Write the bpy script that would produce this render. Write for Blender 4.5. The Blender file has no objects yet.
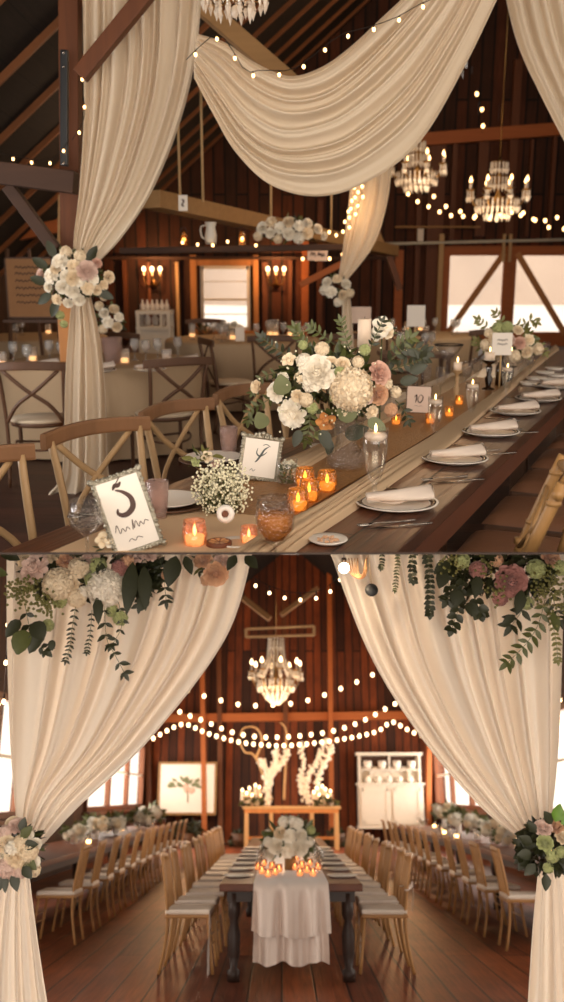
import bpy, bmesh, math, random
from math import sin, cos, pi, atan, sqrt, radians
from mathutils import Vector, Matrix, Euler, Quaternion
V = Vector
random.seed(7)
SC = bpy.context.scene
COL = SC.collection
# ------------------------------------------------------------------ the two halls and the camera between them
F = 900.0
TILT1, TILT2 = atan(226/F), atan(294/F)
H1, H2 = 1.5, 1.45
def ray(r, x, y):
    dx = (x-282)/F; dz = -(y-501)/F
    p = TILT1 if r == 1 else -TILT2
    return dx, cos(p)+sin(p)*dz, -sin(p)+cos(p)*dz
def at(r, x, y, Y=None, Z=None):
    h = H1 if r == 1 else H2
    a, b, c = ray(r, x, y)
    t = Y/b if Y is not None else (Z-h)/c
    return V((a*t, b*t, h+c*t))
def mpp(r, x, y, Y):           # metres per pixel there
    return Y/ray(r, x, y)[1]/F
ROOM = 1
ALL = {1: [], 2: []}
# ------------------------------------------------------------------ materials
def newmat(name):
    m = bpy.data.materials.new(name); m.use_nodes = True
    nt = m.node_tree; nt.nodes.clear()
    out = nt.nodes.new('ShaderNodeOutputMaterial')
    return m, nt, out
def N(nt, typ, **kw):
    n = nt.nodes.new(typ)
    for k, v in kw.items():
        if k in n.inputs.keys(): n.inputs[k].default_value = v
        else: setattr(n, k, v)
    return n
def rgb(*c):                    # 0-255 sRGB to linear
    f = lambda u: (u/255/12.92) if u/255 <= .04045 else ((u/255+.055)/1.055)**2.4
    return (f(c[0]), f(c[1]), f(c[2]), 1)
def pbr(name, col, rough=.6, metal=0, spec=.5, var=.12, scale=12, bump=.1, emit=0, ecol=None, trans=0, sheen=0, bscale=None):
    m, nt, out = newmat(name)
    p = N(nt, 'ShaderNodeBsdfPrincipled'); p.inputs['Roughness'].default_value = rough
    p.inputs['Metallic'].default_value = metal
    p.inputs['Specular IOR Level'].default_value = spec
    p.inputs['Transmission Weight'].default_value = trans
    p.inputs['Sheen Weight'].default_value = sheen
    tc = N(nt, 'ShaderNodeTexCoord')
    nz = N(nt, 'ShaderNodeTexNoise', Scale=scale, Detail=3.0)
    nt.links.new(tc.outputs['Object'], nz.inputs['Vector'])
    mx = N(nt, 'ShaderNodeMix', data_type='RGBA')
    mx.inputs[6].default_value = tuple(c*(1-var) for c in col[:3])+(1,)
    mx.inputs[7].default_value = tuple(min(1, c*(1+var)) for c in col[:3])+(1,)
    nt.links.new(nz.outputs['Fac'], mx.inputs[0])
    nt.links.new(mx.outputs[2], p.inputs['Base Color'])
    if bump:
        b = N(nt, 'ShaderNodeBump', Strength=bump, Distance=.01)
        if bscale:
            n2 = N(nt, 'ShaderNodeTexNoise', Scale=bscale, Detail=2.0)
            nt.links.new(tc.outputs['Object'], n2.inputs['Vector']); nt.links.new(n2.outputs['Fac'], b.inputs['Height'])
        else: nt.links.new(nz.outputs['Fac'], b.inputs['Height'])
        nt.links.new(b.outputs[0], p.inputs['Normal'])
    if emit:
        p.inputs['Emission Color'].default_value = ecol or col
        p.inputs['Emission Strength'].default_value = emit
    nt.links.new(p.outputs[0], out.inputs[0])
    return m
def planks(name, c1, c2, gap, along='Y', across='X', width=.2, length=3.0, rough=.5, grain=.35, bump=.3, gapw=.02, spec=.4, knots=True):
    m, nt, out = newmat(name)
    p = N(nt, 'ShaderNodeBsdfPrincipled'); p.inputs['Roughness'].default_value = rough
    p.inputs['Specular IOR Level'].default_value = spec
    tc = N(nt, 'ShaderNodeTexCoord'); sp = N(nt, 'ShaderNodeSeparateXYZ')
    nt.links.new(tc.outputs['Object'], sp.inputs[0])
    cb = N(nt, 'ShaderNodeCombineXYZ')
    nt.links.new(sp.outputs[along], cb.inputs[0]); nt.links.new(sp.outputs[across], cb.inputs[1])
    br = N(nt, 'ShaderNodeTexBrick', offset=.37, Scale=1.0)
    br.inputs['Color1'].default_value = c1; br.inputs['Color2'].default_value = c2
    br.inputs['Mortar'].default_value = gap; br.inputs['Mortar Size'].default_value = gapw*width
    br.inputs['Brick Width'].default_value = length; br.inputs['Row Height'].default_value = width
    br.inputs['Mortar Smooth'].default_value = .4
    nt.links.new(cb.outputs[0], br.inputs['Vector'])
    mp = N(nt, 'ShaderNodeMapping'); mp.inputs['Scale'].default_value = (1.2, 22, 6)
    nt.links.new(cb.outputs[0], mp.inputs[0])
    nz = N(nt, 'ShaderNodeTexNoise', Scale=1.6, Detail=5.0, Distortion=.6)
    nt.links.new(mp.outputs[0], nz.inputs['Vector'])
    rp = N(nt, 'ShaderNodeMapRange'); rp.inputs[1].default_value = .3; rp.inputs[2].default_value = .7
    rp.inputs[3].default_value = 1-grain; rp.inputs[4].default_value = 1+grain
    nt.links.new(nz.outputs['Fac'], rp.inputs[0])
    n2 = N(nt, 'ShaderNodeTexNoise', Scale=1.3, Detail=2.0)
    nt.links.new(tc.outputs['Object'], n2.inputs['Vector'])
    r2 = N(nt, 'ShaderNodeMapRange'); r2.inputs[1].default_value = .3; r2.inputs[2].default_value = .7
    r2.inputs[3].default_value = .75; r2.inputs[4].default_value = 1.25
    nt.links.new(n2.outputs['Fac'], r2.inputs[0])
    mu = N(nt, 'ShaderNodeMath', operation='MULTIPLY')
    nt.links.new(rp.outputs[0], mu.inputs[0]); nt.links.new(r2.outputs[0], mu.inputs[1])
    vm = N(nt, 'ShaderNodeVectorMath', operation='SCALE')
    nt.links.new(br.outputs['Color'], vm.inputs[0]); nt.links.new(mu.outputs[0], vm.inputs['Scale'])
    nt.links.new(vm.outputs[0], p.inputs['Base Color'])
    b = N(nt, 'ShaderNodeBump', Strength=bump, Distance=.01)
    ad = N(nt, 'ShaderNodeMath', operation='SUBTRACT')
    nt.links.new(nz.outputs['Fac'], ad.inputs[0]); nt.links.new(br.outputs['Fac'], ad.inputs[1])
    nt.links.new(ad.outputs[0], b.inputs['Height']); nt.links.new(b.outputs[0], p.inputs['Normal'])
    nt.links.new(p.outputs[0], out.inputs[0])
    return m
def wood(name, c, rough=.55, var=.3, stretch=(3, 3, 30), spec=.4, bump=.15):
    m, nt, out = newmat(name)
    p = N(nt, 'ShaderNodeBsdfPrincipled'); p.inputs['Roughness'].default_value = rough
    p.inputs['Specular IOR Level'].default_value = spec
    tc = N(nt, 'ShaderNodeTexCoord'); mp = N(nt, 'ShaderNodeMapping'); mp.inputs['Scale'].default_value = stretch
    nt.links.new(tc.outputs['Object'], mp.inputs[0])
    nz = N(nt, 'ShaderNodeTexNoise', Scale=1.5, Detail=4.0, Distortion=.5)
    nt.links.new(mp.outputs[0], nz.inputs['Vector'])
    mx = N(nt, 'ShaderNodeMix', data_type='RGBA')
    mx.inputs[6].default_value = tuple(k*(1-var) for k in c[:3])+(1,)
    mx.inputs[7].default_value = tuple(min(1, k*(1+var)) for k in c[:3])+(1,)
    nt.links.new(nz.outputs['Fac'], mx.inputs[0]); nt.links.new(mx.outputs[2], p.inputs['Base Color'])
    b = N(nt, 'ShaderNodeBump', Strength=bump, Distance=.01)
    nt.links.new(nz.outputs['Fac'], b.inputs['Height']); nt.links.new(b.outputs[0], p.inputs['Normal'])
    nt.links.new(p.outputs[0], out.inputs[0])
    return m
def cloth(name, col, transl=.25, scale=300):
    m, nt, out = newmat(name)
    d = N(nt, 'ShaderNodeBsdfDiffuse'); d.inputs[0].default_value = col
    t = N(nt, 'ShaderNodeBsdfTranslucent'); t.inputs[0].default_value = col
    mx = N(nt, 'ShaderNodeMixShader'); mx.inputs[0].default_value = transl
    tc = N(nt, 'ShaderNodeTexCoord'); nz = N(nt, 'ShaderNodeTexNoise', Scale=scale, Detail=2.0)
    nt.links.new(tc.outputs['Object'], nz.inputs['Vector'])
    b = N(nt, 'ShaderNodeBump', Strength=.08, Distance=.004)
    nt.links.new(nz.outputs['Fac'], b.inputs['Height']); nt.links.new(b.outputs[0], d.inputs['Normal'])
    nt.links.new(d.outputs[0], mx.inputs[1]); nt.links.new(t.outputs[0], mx.inputs[2])
    nt.links.new(mx.outputs[0], out.inputs[0])
    return m
def glass(name, tint=(1, 1, 1, 1), refl=1.0, rough=.03, body=.015, bodycol=(.9, .9, .9, 1), bumpy=0):
    m, nt, out = newmat(name)
    g = N(nt, 'ShaderNodeBsdfGlossy'); g.inputs['Roughness'].default_value = rough
    t = N(nt, 'ShaderNodeBsdfTransparent'); t.inputs[0].default_value = tint
    d = N(nt, 'ShaderNodeBsdfDiffuse'); d.inputs[0].default_value = bodycol
    fr = N(nt, 'ShaderNodeLayerWeight', Blend=.5)
    pw_ = N(nt, 'ShaderNodeMath', operation='POWER'); pw_.inputs[1].default_value = 3.5
    nt.links.new(fr.outputs['Facing'], pw_.inputs[0])
    mm = N(nt, 'ShaderNodeMath', operation='MULTIPLY_ADD'); mm.inputs[1].default_value = .6*refl; mm.inputs[2].default_value = .05*refl; mm.use_clamp = True
    nt.links.new(pw_.outputs[0], mm.inputs[0])
    m1 = N(nt, 'ShaderNodeMixShader'); m1.inputs[0].default_value = body
    nt.links.new(t.outputs[0], m1.inputs[1]); nt.links.new(d.outputs[0], m1.inputs[2])
    m2 = N(nt, 'ShaderNodeMixShader')
    nt.links.new(mm.outputs[0], m2.inputs[0]); nt.links.new(m1.outputs[0], m2.inputs[1]); nt.links.new(g.outputs[0], m2.inputs[2])
    if bumpy:
        tc = N(nt, 'ShaderNodeTexCoord'); vz = N(nt, 'ShaderNodeTexVoronoi', Scale=bumpy)
        nt.links.new(tc.outputs['Object'], vz.inputs['Vector'])
        b = N(nt, 'ShaderNodeBump', Strength=.9, Distance=.01)
        nt.links.new(vz.outputs['Distance'], b.inputs['Height'])
        for q in (g, fr): nt.links.new(b.outputs[0], q.inputs['Normal'])
    nt.links.new(m2.outputs[0], out.inputs[0])
    return m
def glow(name, col, strength):
    m, nt, out = newmat(name)
    e = N(nt, 'ShaderNodeEmission', Strength=strength); e.inputs[0].default_value = col
    nt.links.new(e.outputs[0], out.inputs[0])
    return m
M = {}
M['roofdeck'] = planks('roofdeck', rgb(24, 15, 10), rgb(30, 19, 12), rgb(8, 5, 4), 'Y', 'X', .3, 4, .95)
M['rafter'] = wood('rafter', rgb(128, 76, 38), .7, .35, (2, 20, 2))
M['wall1'] = planks('wall1', rgb(84, 42, 20), rgb(52, 28, 15), rgb(12, 7, 5), 'Z', 'X', .24, 5, .8, gapw=.1)
M['wallside'] = planks('wallside', rgb(74, 40, 22), rgb(48, 27, 16), rgb(14, 8, 6), 'Z', 'Y', .24, 5, .8, gapw=.06)
M['wall2'] = planks('wall2', rgb(124, 60, 26), rgb(50, 26, 16), rgb(14, 8, 6), 'Z', 'X', .26, 6, .75, gapw=.1)
M['floor1'] = planks('floor1', rgb(78, 48, 36), rgb(54, 34, 27), rgb(20, 12, 9), 'X', 'Y', .2, 3.0, .5)
M['floor2'] = planks('floor2', rgb(144, 76, 42), rgb(96, 48, 29), rgb(22, 10, 7), 'Y', 'X', .26, 3.6, .48, gapw=.035, spec=.35)
M['post'] = wood('post', rgb(100, 54, 24), .6, .35, (12, 12, 1))
M['beam_light'] = wood('beam_light', rgb(160, 120, 74), .7, .2, (1, 12, 12))
M['beam_red'] = wood('beam_red', rgb(170, 94, 44), .6, .25, (1, 12, 12))
M['beam_dark'] = wood('beam_dark', rgb(66, 42, 28), .7, .3, (1, 12, 12))
M['doorwood'] = wood('doorwood', rgb(190, 128, 72), .6, .25, (8, 8, 1))
M['palewood'] = wood('palewood', rgb(196, 160, 112), .6, .2, (8, 8, 1))
M['tabletop'] = planks('tabletop', rgb(108, 64, 42), rgb(70, 42, 28), rgb(24, 14, 10), 'Y', 'X', .17, 2.4, .34, grain=.5, bump=.5, gapw=.03, spec=.6)
M['tablewood'] = wood('tablewood', rgb(98, 52, 28), .5, .35, (8, 1, 8))
M['chairwood'] = wood('chairwood', rgb(126, 88, 58), .5, .3, (10, 10, 2))
M['chairpale'] = wood('chairpale', rgb(170, 136, 96), .5, .2, (10, 10, 2))
M['chairdark'] = wood('chairdark', rgb(92, 62, 42), .5, .3, (10, 10, 2))
M['chairgold'] = wood('chairgold', rgb(176, 128, 78), .45, .2, (10, 10, 2))
M['bamboo'] = wood('bamboo', rgb(156, 116, 70), .45, .3, (3, 3, 8))
M['brownseat'] = pbr('brownseat', rgb(124, 84, 60), .45, sheen=0, bump=.3, scale=18)
M['creamseat'] = pbr('creamseat', rgb(206, 186, 160), .8)
M['whiteseat'] = pbr('whiteseat', rgb(236, 220, 204), .8)
M['curtain1'] = cloth('curtain1', rgb(234, 217, 193), .3)
M['curtain2'] = cloth('curtain2', rgb(252, 240, 224), .35)
M['gauze'] = cloth('gauze', rgb(232, 200, 162), .3, 500)
M['linen'] = cloth('linen', rgb(196, 168, 136), .15)
M['napkin'] = cloth('napkin', rgb(232, 214, 198), .1, 600)
M['satin'] = pbr('satin', rgb(226, 208, 196), .45, sheen=.4, var=.05, bump=.05)
M['tableleg'] = wood('tableleg', rgb(50, 32, 24), .5, .3)
M['china'] = pbr('china', rgb(236, 226, 214), .35, var=.03, bump=0)
M['chinadark'] = pbr('chinadark', rgb(70, 50, 40), .2, var=.5, scale=90, bump=0)
M['silver'] = pbr('silver', rgb(190, 180, 170), .2, 1, var=.05, bump=0)
M['gold'] = pbr('gold', rgb(206, 160, 90), .3, 1, var=.1, bump=.1)
M['brass'] = pbr('brass', rgb(150, 112, 66), .35, 1, var=.2, bump=.1)
M['pewter'] = pbr('pewter', rgb(176, 168, 150), .35, .8, var=.35, scale=120, bump=.8)
M['paper'] = pbr('paper', rgb(240, 228, 214), .8, var=.02, bump=0)
M['paperpink'] = pbr('paperpink', rgb(222, 196, 178), .8, var=.03, bump=0)
M['kraft'] = pbr('kraft', rgb(176, 128, 86), .8, var=.1)
M['ink'] = pbr('ink', rgb(70, 40, 26), .6, bump=0)
M['inkgrey'] = pbr('inkgrey', rgb(84, 88, 84), .6, bump=0)
M['black'] = pbr('black', rgb(26, 26, 28), .5, bump=0)
M['iron'] = pbr('iron', rgb(40, 30, 24), .5, .6, bump=0)
M['wax'] = pbr('wax', rgb(236, 210, 184), .5, var=.03, bump=0)
M['whitepaint'] = pbr('whitepaint', rgb(222, 214, 200), .5, var=.04, bump=.05)
M['glass'] = glass('glass')
M['glasspink'] = glass('glasspink', (.93, .82, .78, 1), 1.2, .1, .28, rgb(214, 180, 168), bumpy=160)
M['glassgold'] = glass('glassgold', (.95, .7, .35, 1), 1.2, .15, .35, rgb(214, 150, 70), bumpy=90)
M['glassrose'] = glass('glassrose', (1, .8, .66, 1), 1.0, .15, .3, rgb(232, 170, 136), bumpy=60)
M['glasscut'] = glass('glasscut', (.95, .93, .90, 1), .8, .06, .01, bumpy=110)
M['glassfar'] = glass('glassfar', (.95, .93, .9, 1), 1.5, .06, .16, bumpy=60)
M['bottle'] = glass('bottle', (.25, .16, .08, 1), 1.0, .05, .3, rgb(40, 28, 18))
M['window'] = glass('window', (.99, .98, .97, 1), .3, .1, .05, rgb(240, 234, 226))
M['crystalwarm'] = glass('crystalwarm', (1, .9, .8, 1), 1.2, .15, .7, rgb(240, 226, 208))
M['crystal'] = glass('crystal', (.97, .93, .86, 1), 2.2, .08, .3, rgb(246, 226, 196))
M['beer'] = glass('beer', (.95, .62, .25, 1), .6, .1, .55, rgb(226, 150, 66), bumpy=40)
M['water'] = glass('water', (.95, .92, .86, 1), .15, .05, .0)
M['bulb'] = glow('bulb', (1, .56, .22, 1), 7)
M['bulb2'] = glow('bulb2', (1, .68, .36, 1), 7)
M['bulbhot'] = glow('bulbhot', (1, .82, .55, 1), 30)
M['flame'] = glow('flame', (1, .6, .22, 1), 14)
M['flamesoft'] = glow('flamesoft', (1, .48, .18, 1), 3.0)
M['stem'] = pbr('stem', rgb(86, 92, 50), .6, bump=0)
M['leaf'] = pbr('leaf', rgb(84, 88, 42), .5, var=.3, scale=25, bump=0)
M['leafdark'] = pbr('leafdark', rgb(48, 50, 26), .5, var=.3, scale=25, bump=0)
M['leafgrey'] = pbr('leafgrey', rgb(116, 120, 84), .55, var=.2, scale=25, bump=0)
M['leafolive'] = pbr('leafolive', rgb(122, 118, 62), .5, var=.2, scale=25, bump=0)
M['green'] = pbr('green', rgb(100, 140, 40), .5, var=.3, scale=30, bump=0)
M['babys'] = pbr('babys', rgb(236, 228, 196), .8, var=.1, bump=0)
M['brown'] = pbr('brown', rgb(110, 60, 34), .6, var=.3, bump=.1)
M['snow'] = pbr('snow', rgb(240, 236, 232), .9, var=.02, scale=.4, bump=0)
M['trees'] = pbr('trees', rgb(196, 178, 164), .9, var=.2, scale=.35, bump=0)
for k, c in dict(white=(246, 236, 218), cream=(240, 220, 188), blush=(220, 176, 154), peach=(216, 168, 130), orange=(206, 140, 74),
                 purewhite=(246, 240, 228), mauve=(176, 120, 110), pinkish=(226, 196, 180), lime=(176, 180, 120)).items():
    M['p_'+k] = pbr('petal_'+k, rgb(*c), .6, var=.08, scale=30, bump=0, sheen=.2)
# ------------------------------------------------------------------ mesh building
KIDS = {}
class MB:
    def __init__(s): s.v = []; s.f = []; s.mi = []; s.sm = []
    def add(s, vs, fs, mi=0, smooth=True, mtx=None):
        b = len(s.v)
        s.v += [tuple(mtx @ V(p)) if mtx else tuple(p) for p in vs]
        for f in fs:
            s.f.append([b+i for i in f]); s.mi.append(mi); s.sm.append(smooth)
        return s
    def box(s, c, d, rot=None, mi=0, bev=0):
        x, y, z = d[0]/2, d[1]/2, d[2]/2
        if bev and min(x, y, z) > bev:
            k = bev; vs = []; 
            bm = bmesh.new(); bmesh.ops.create_cube(bm, size=1)
            for q in bm.verts: q.co = V((q.co.x*d[0], q.co.y*d[1], q.co.z*d[2]))
            bmesh.ops.bevel(bm, geom=bm.edges[:], offset=k, segments=2, affect='EDGES', profile=.6)
            bm.verts.index_update()
            vs = [q.co.copy() for q in bm.verts]; fs = [[q.index for q in f.verts] for f in bm.faces]; bm.free()
        else:
            vs = [V((a, b, e)) for a in (-x, x) for b in (-y, y) for e in (-z, z)]
            fs = [(0, 1, 3, 2), (4, 6, 7, 5), (0, 4, 5, 1), (2, 3, 7, 6), (0, 2, 6, 4), (1, 5, 7, 3)]
        m = Matrix.Translation(V(c))
        if rot is not None: m = m @ (rot if isinstance(rot, Matrix) else Euler(rot).to_matrix().to_4x4())
        return s.add(vs, fs, mi, False, m)
    def beam(s, p, q, w, h, up=(0, 0, 1), mi=0, bev=0):      # box from p to q; w sideways, h along up
        p = V(p); q = V(q); y = (q-p); L = y.length; y.normalize()
        x = y.cross(V(up)); 
        if x.length < 1e-4: x = y.cross(V((1, 0, 0)))
        x.normalize(); z = x.cross(y)
        m = Matrix((x, y, z)).transposed().to_4x4()
        return s.box((p+q)/2, (w, L, h), m, mi, bev)
    def tube(s, pts, r, n=8, mi=0, cap=True, flat=1.0, up=None):
        pts = [V(p) for p in pts]; k = len(pts)
        rs = r if isinstance(r, (list, tuple)) else [r]*k
        vs = []; prev = None
        for i, p in enumerate(pts):
            t = (pts[min(i+1, k-1)]-pts[max(i-1, 0)])
            if t.length < 1e-9: t = V((0, 0, 1))
            t.normalize()
            ref = V(up) if up is not None else (prev if prev is not None else (V((0, 0, 1)) if abs(t.z) < .9 else V((1, 0, 0))))
            a = ref - t*ref.dot(t)
            if a.length < 1e-5: a = t.orthogonal()
            a.normalize(); prev = a; b = t.cross(a)
            for j in range(n):
                th = 2*pi*j/n
                vs.append(p+(a*cos(th)*flat+b*sin(th))*rs[i])
        fs = [(i*n+j, i*n+(j+1) % n, (i+1)*n+(j+1) % n, (i+1)*n+j) for i in range(k-1) for j in range(n)]
        if cap: fs += [tuple(range(n))[::-1], tuple((k-1)*n+j for j in range(n))]
        return s.add(vs, fs, mi)
    def lathe(s, prof, n=20, c=(0, 0, 0), mi=0, mtx=None, closed=False):
        vs = [V((c[0]+r*cos(2*pi*j/n), c[1]+r*sin(2*pi*j/n), c[2]+z)) for r, z in prof for j in range(n)]
        k = len(prof)
        fs = [(i*n+j, i*n+(j+1) % n, (i+1)*n+(j+1) % n, (i+1)*n+j) for i in range(k-1) for j in range(n)]
        if closed: fs += [((k-1)*n+j, (k-1)*n+(j+1) % n, (j+1) % n, j) for j in range(n)]
        else:
            if prof[0][0] > 1e-6: fs.append(tuple(range(n))[::-1])
            if prof[-1][0] > 1e-6: fs.append(tuple((k-1)*n+j for j in range(n)))
        return s.add(vs, fs, mi, True, mtx)
    def strip(s, P, th, h, mi=0):        # bent board: rounded section th deep, h high
        n = len(P); vs = []
        for i, p in enumerate(P):
            t = (P[min(i+1, n-1)]-P[max(i-1, 0)]).normalized(); a = V((0, 0, 1)); b = t.cross(a).normalized()
            for q, z in ((-.5, -.35), (-.35, -.5), (.35, -.5), (.5, -.35), (.5, .35), (.35, .5), (-.35, .5), (-.5, .35)): vs.append(p+b*th*q+a*h*z)
        fs = [(i*8+j, i*8+(j+1) % 8, (i+1)*8+(j+1) % 8, (i+1)*8+j) for i in range(n-1) for j in range(8)]+[tuple(range(8))[::-1], tuple((n-1)*8+j for j in range(8))]
        return s.add(vs, fs, mi, False)
    def ball(s, c, r, mi=0, seg=8, rings=5, sc=(1, 1, 1), mtx=None):
        vs = [V((c[0], c[1], c[2]-r*sc[2]))]
        for i in range(1, rings):
            ph = -pi/2+pi*i/rings
            for j in range(seg):
                th = 2*pi*j/seg
                vs.append(V((c[0]+r*sc[0]*cos(ph)*cos(th), c[1]+r*sc[1]*cos(ph)*sin(th), c[2]+r*sc[2]*sin(ph))))
        vs.append(V((c[0], c[1], c[2]+r*sc[2]))); L = len(vs)-1
        fs = [(0, 1+(j+1) % seg, 1+j) for j in range(seg)]
        for i in range(rings-2):
            for j in range(seg):
                a = 1+i*seg
                fs.append((a+j, a+(j+1) % seg, a+seg+(j+1) % seg, a+seg+j))
        a = 1+(rings-2)*seg
        fs += [(L, a+j, a+(j+1) % seg) for j in range(seg)]
        return s.add(vs, fs, mi, True, mtx)
    def grid(s, P, mi=0, smooth=True):                   # P[i][j] points
        a = len(P); b = len(P[0])
        return s.add([p for row in P for p in row], [(i*b+j, i*b+j+1, (i+1)*b+j+1, (i+1)*b+j) for i in range(a-1) for j in range(b-1)], mi, smooth)
    def leaf(s, p, d, L, W, mi=0, droop=.25, roundish=False, nrm=None):
        d = V(d).normalized(); x = d.cross(V(nrm) if nrm is not None else V((random.uniform(-1, 1), random.uniform(-1, 1), random.uniform(-.3, 1))))
        if x.length < 1e-3: x = d.orthogonal()
        x.normalize(); n = x.cross(d)
        ts = [0, .12, .35, .6, .85, 1] if not roundish else [0, .1, .3, .55, .8, 1]
        ws = [.04, .5, 1, .9, .45, .02] if not roundish else [.05, .65, 1, 1, .7, .15]
        vs = []
        for t, w in zip(ts, ws):
            c = V(p)+d*L*t-n*L*droop*t*t
            for q in (-1, 0, 1): vs.append(c+x*(q*w*W/2)+n*(abs(q)*W*.12*w))
        fs = [(3*i+j, 3*i+j+1, 3*i+j+4, 3*i+j+3) for i in range(5) for j in range(2)]
        return s.add(vs, fs, mi)
    def mesh(s, name, mats):
        me = bpy.data.meshes.new(name); me.from_pydata(s.v, [], s.f)
        for m in (mats if isinstance(mats, (list, tuple)) else [mats]): me.materials.append(M[m] if isinstance(m, str) else m)
        me.polygons.foreach_set('material_index', s.mi); me.polygons.foreach_set('use_smooth', s.sm)
        me.update(); return me
    def build(s, name, mats, parent=None, loc=None, rot=None, label=None):
        return mkobj(name, s.mesh(name, mats), parent, loc, rot, label)
def reg(o):
    if o.parent is None: ALL[ROOM].append(o)
    return o
def mkobj(name, data, parent=None, loc=None, rot=None, label=None):
    o = bpy.data.objects.new(name, data); COL.objects.link(o)
    if parent:
        o.parent = parent; KIDS.setdefault(parent.name, []).append(o)
    if loc is not None: o.location = loc
    if rot is not None: o.rotation_euler = rot
    if label: o['label'] = label
    return reg(o)
def tag(o, label, cat, group=None):
    o['label'] = label; o['category'] = cat
    if group: o['group'] = group
    return o
def thing(name, label, cat, loc=(0, 0, 0), rz=0, group=None):
    o = bpy.data.objects.new(name, None); COL.objects.link(o); o.location = loc; o.rotation_euler = (0, 0, rz); o.empty_display_size = .1
    return reg(tag(o, label, cat, group))
def struct(o): o['kind'] = 'structure'; return o
def dup(root, loc, rz=0, label=None, group=None, sc=1, rot=None):
    def cp(o, par):
        c = o.copy(); COL.objects.link(c)
        if par:
            c.parent = par; KIDS.setdefault(par.name, []).append(c)
        for ch in list(KIDS.get(o.name, [])): cp(ch, c)
        return c
    r = cp(root, None); r.location = loc; r.rotation_euler = rot or (0, 0, rz); r.scale = (sc, sc, sc)
    if label: r['label'] = label
    if group: r['group'] = group
    ALL[ROOM].append(r); return r
def place(first, used, loc, rz, label, group=None, sc=1):       # the first placing moves the original, later ones copy it
    if first.name not in used:
        used.add(first.name); first.location = loc; first.rotation_euler = (0, 0, rz); first.scale = (sc,)*3
        first['label'] = label
        if group: first['group'] = group
        if first in ALL[1]: ALL[1].remove(first)
        if first in ALL[2]: ALL[2].remove(first)
        ALL[ROOM].append(first); return first
    return dup(first, loc, rz, label, group, sc)
USED = set()
def catmull(pts, n):
    pts = [V(p) for p in pts]; k = len(pts)-1; out = []
    for i in range(n):
        u = i/(n-1)*k; a = min(int(u), k-1); t = u-a
        p0 = pts[max(a-1, 0)]; p1 = pts[a]; p2 = pts[a+1]; p3 = pts[min(a+2, k)]
        out.append(.5*((2*p1)+(p2-p0)*t+(2*p0-5*p1+4*p2-p3)*t*t+(3*p1-p0-3*p2+p3)*t**3))
    return out
def drape(curves, nu=90, nv=50, pleats=12, amp=.9, nrm=(0, -1, 0), seed=0, minamp=.004, wob=.5, fan=0):
    rnd = random.Random(seed)
    C = [catmull(c, nv) for c in curves]
    ph = [rnd.uniform(0, 6.28) for _ in range(6)]
    n = V(nrm); P = []
    wid = [max((C[-1][j]-C[0][j]).length, .01) for j in range(nv)]
    for i in range(nu):
        u = i/(nu-1); row = []
        for j in range(nv):
            col = [c[j] for c in C]; v = j/(nv-1)
            p = catmull_at(col, u)
            w = u+.020*sin(2*pi*u*2.3+ph[0])+.012*sin(2*pi*u*5.1+ph[1]+v*1.5)+.006*wob*sin(v*5+ph[2])
            f = sin(2*pi*pleats*w+ph[3])+.5*sin(2*pi*pleats*1.61*w+ph[4]+v*2*wob)+.14*sin(2*pi*pleats*2.7*w+ph[5]-v*3*wob)
            a = max(minamp, amp*wid[j]/pleats/3.2)
            row.append(p+n*f*a)
        P.append(row)
    return P
def catmull_at(pts, u):
    k = len(pts)-1; x = u*k; a = min(int(x), k-1); t = x-a
    if k == 1: return pts[0].lerp(pts[1], t)
    p0 = pts[max(a-1, 0)]; p1 = pts[a]; p2 = pts[a+1]; p3 = pts[min(a+2, k)]
    return .5*((2*p1)+(p2-p0)*t+(2*p0-5*p1+4*p2-p3)*t*t+(3*p1-p0-3*p2+p3)*t**3)
def pxs(r, pts, Y): return [at(r, x, y, Y=Y) for x, y in pts]
# ------------------------------------------------------------------ flowers
def petal(mb, ang, tilt, r0, L, W, cup, mi=0, curl=.25, z0=0):
    m = Matrix.Rotation(ang, 4, 'Z'); P = []
    for i in range(5):
        t = i/4; row = []
        w = W*(.35+.65*sin(min(1, t*1.15)*pi*.62)) if t < 1 else W*.62
        for j in range(5):
            s = (j-2)/2
            rr = r0+L*t*cos(tilt)+curl*L*t*t*.6*sin(tilt)
            zz = z0+L*t*sin(tilt)-curl*L*t*t*.3+cup*abs(s)**2*W*.5
            row.append(m @ V((rr-cup*abs(s)**2*W*.35, s*w/2, zz-(.08*L*abs(s)**2 if i == 4 else 0))))
        P.append(row)
    mb.grid(P, mi)
def rose_mesh(name, mat, R=1.0, layers=7, seed=0, open_=.5):
    rnd = random.Random(seed); mb = MB()
    mb.ball((0, 0, .1*R), .34*R, 0, 8, 6, (1, 1, .9))
    for l in range(layers):
        f = l/(layers-1); cnt = 4+l
        for k in range(cnt):
            a = 2*pi*k/cnt+l*.9+rnd.uniform(-.15, .15)
            tilt = radians(88-f*(48+30*open_)+rnd.uniform(-5, 5))
            petal(mb, a, tilt, R*(.04+.22*f), R*(.5+.30*f), R*(.50+.42*f), .45, 0, .1+.42*f, R*(.05-.28*f))
    return mb.mesh(name, mat)
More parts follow.
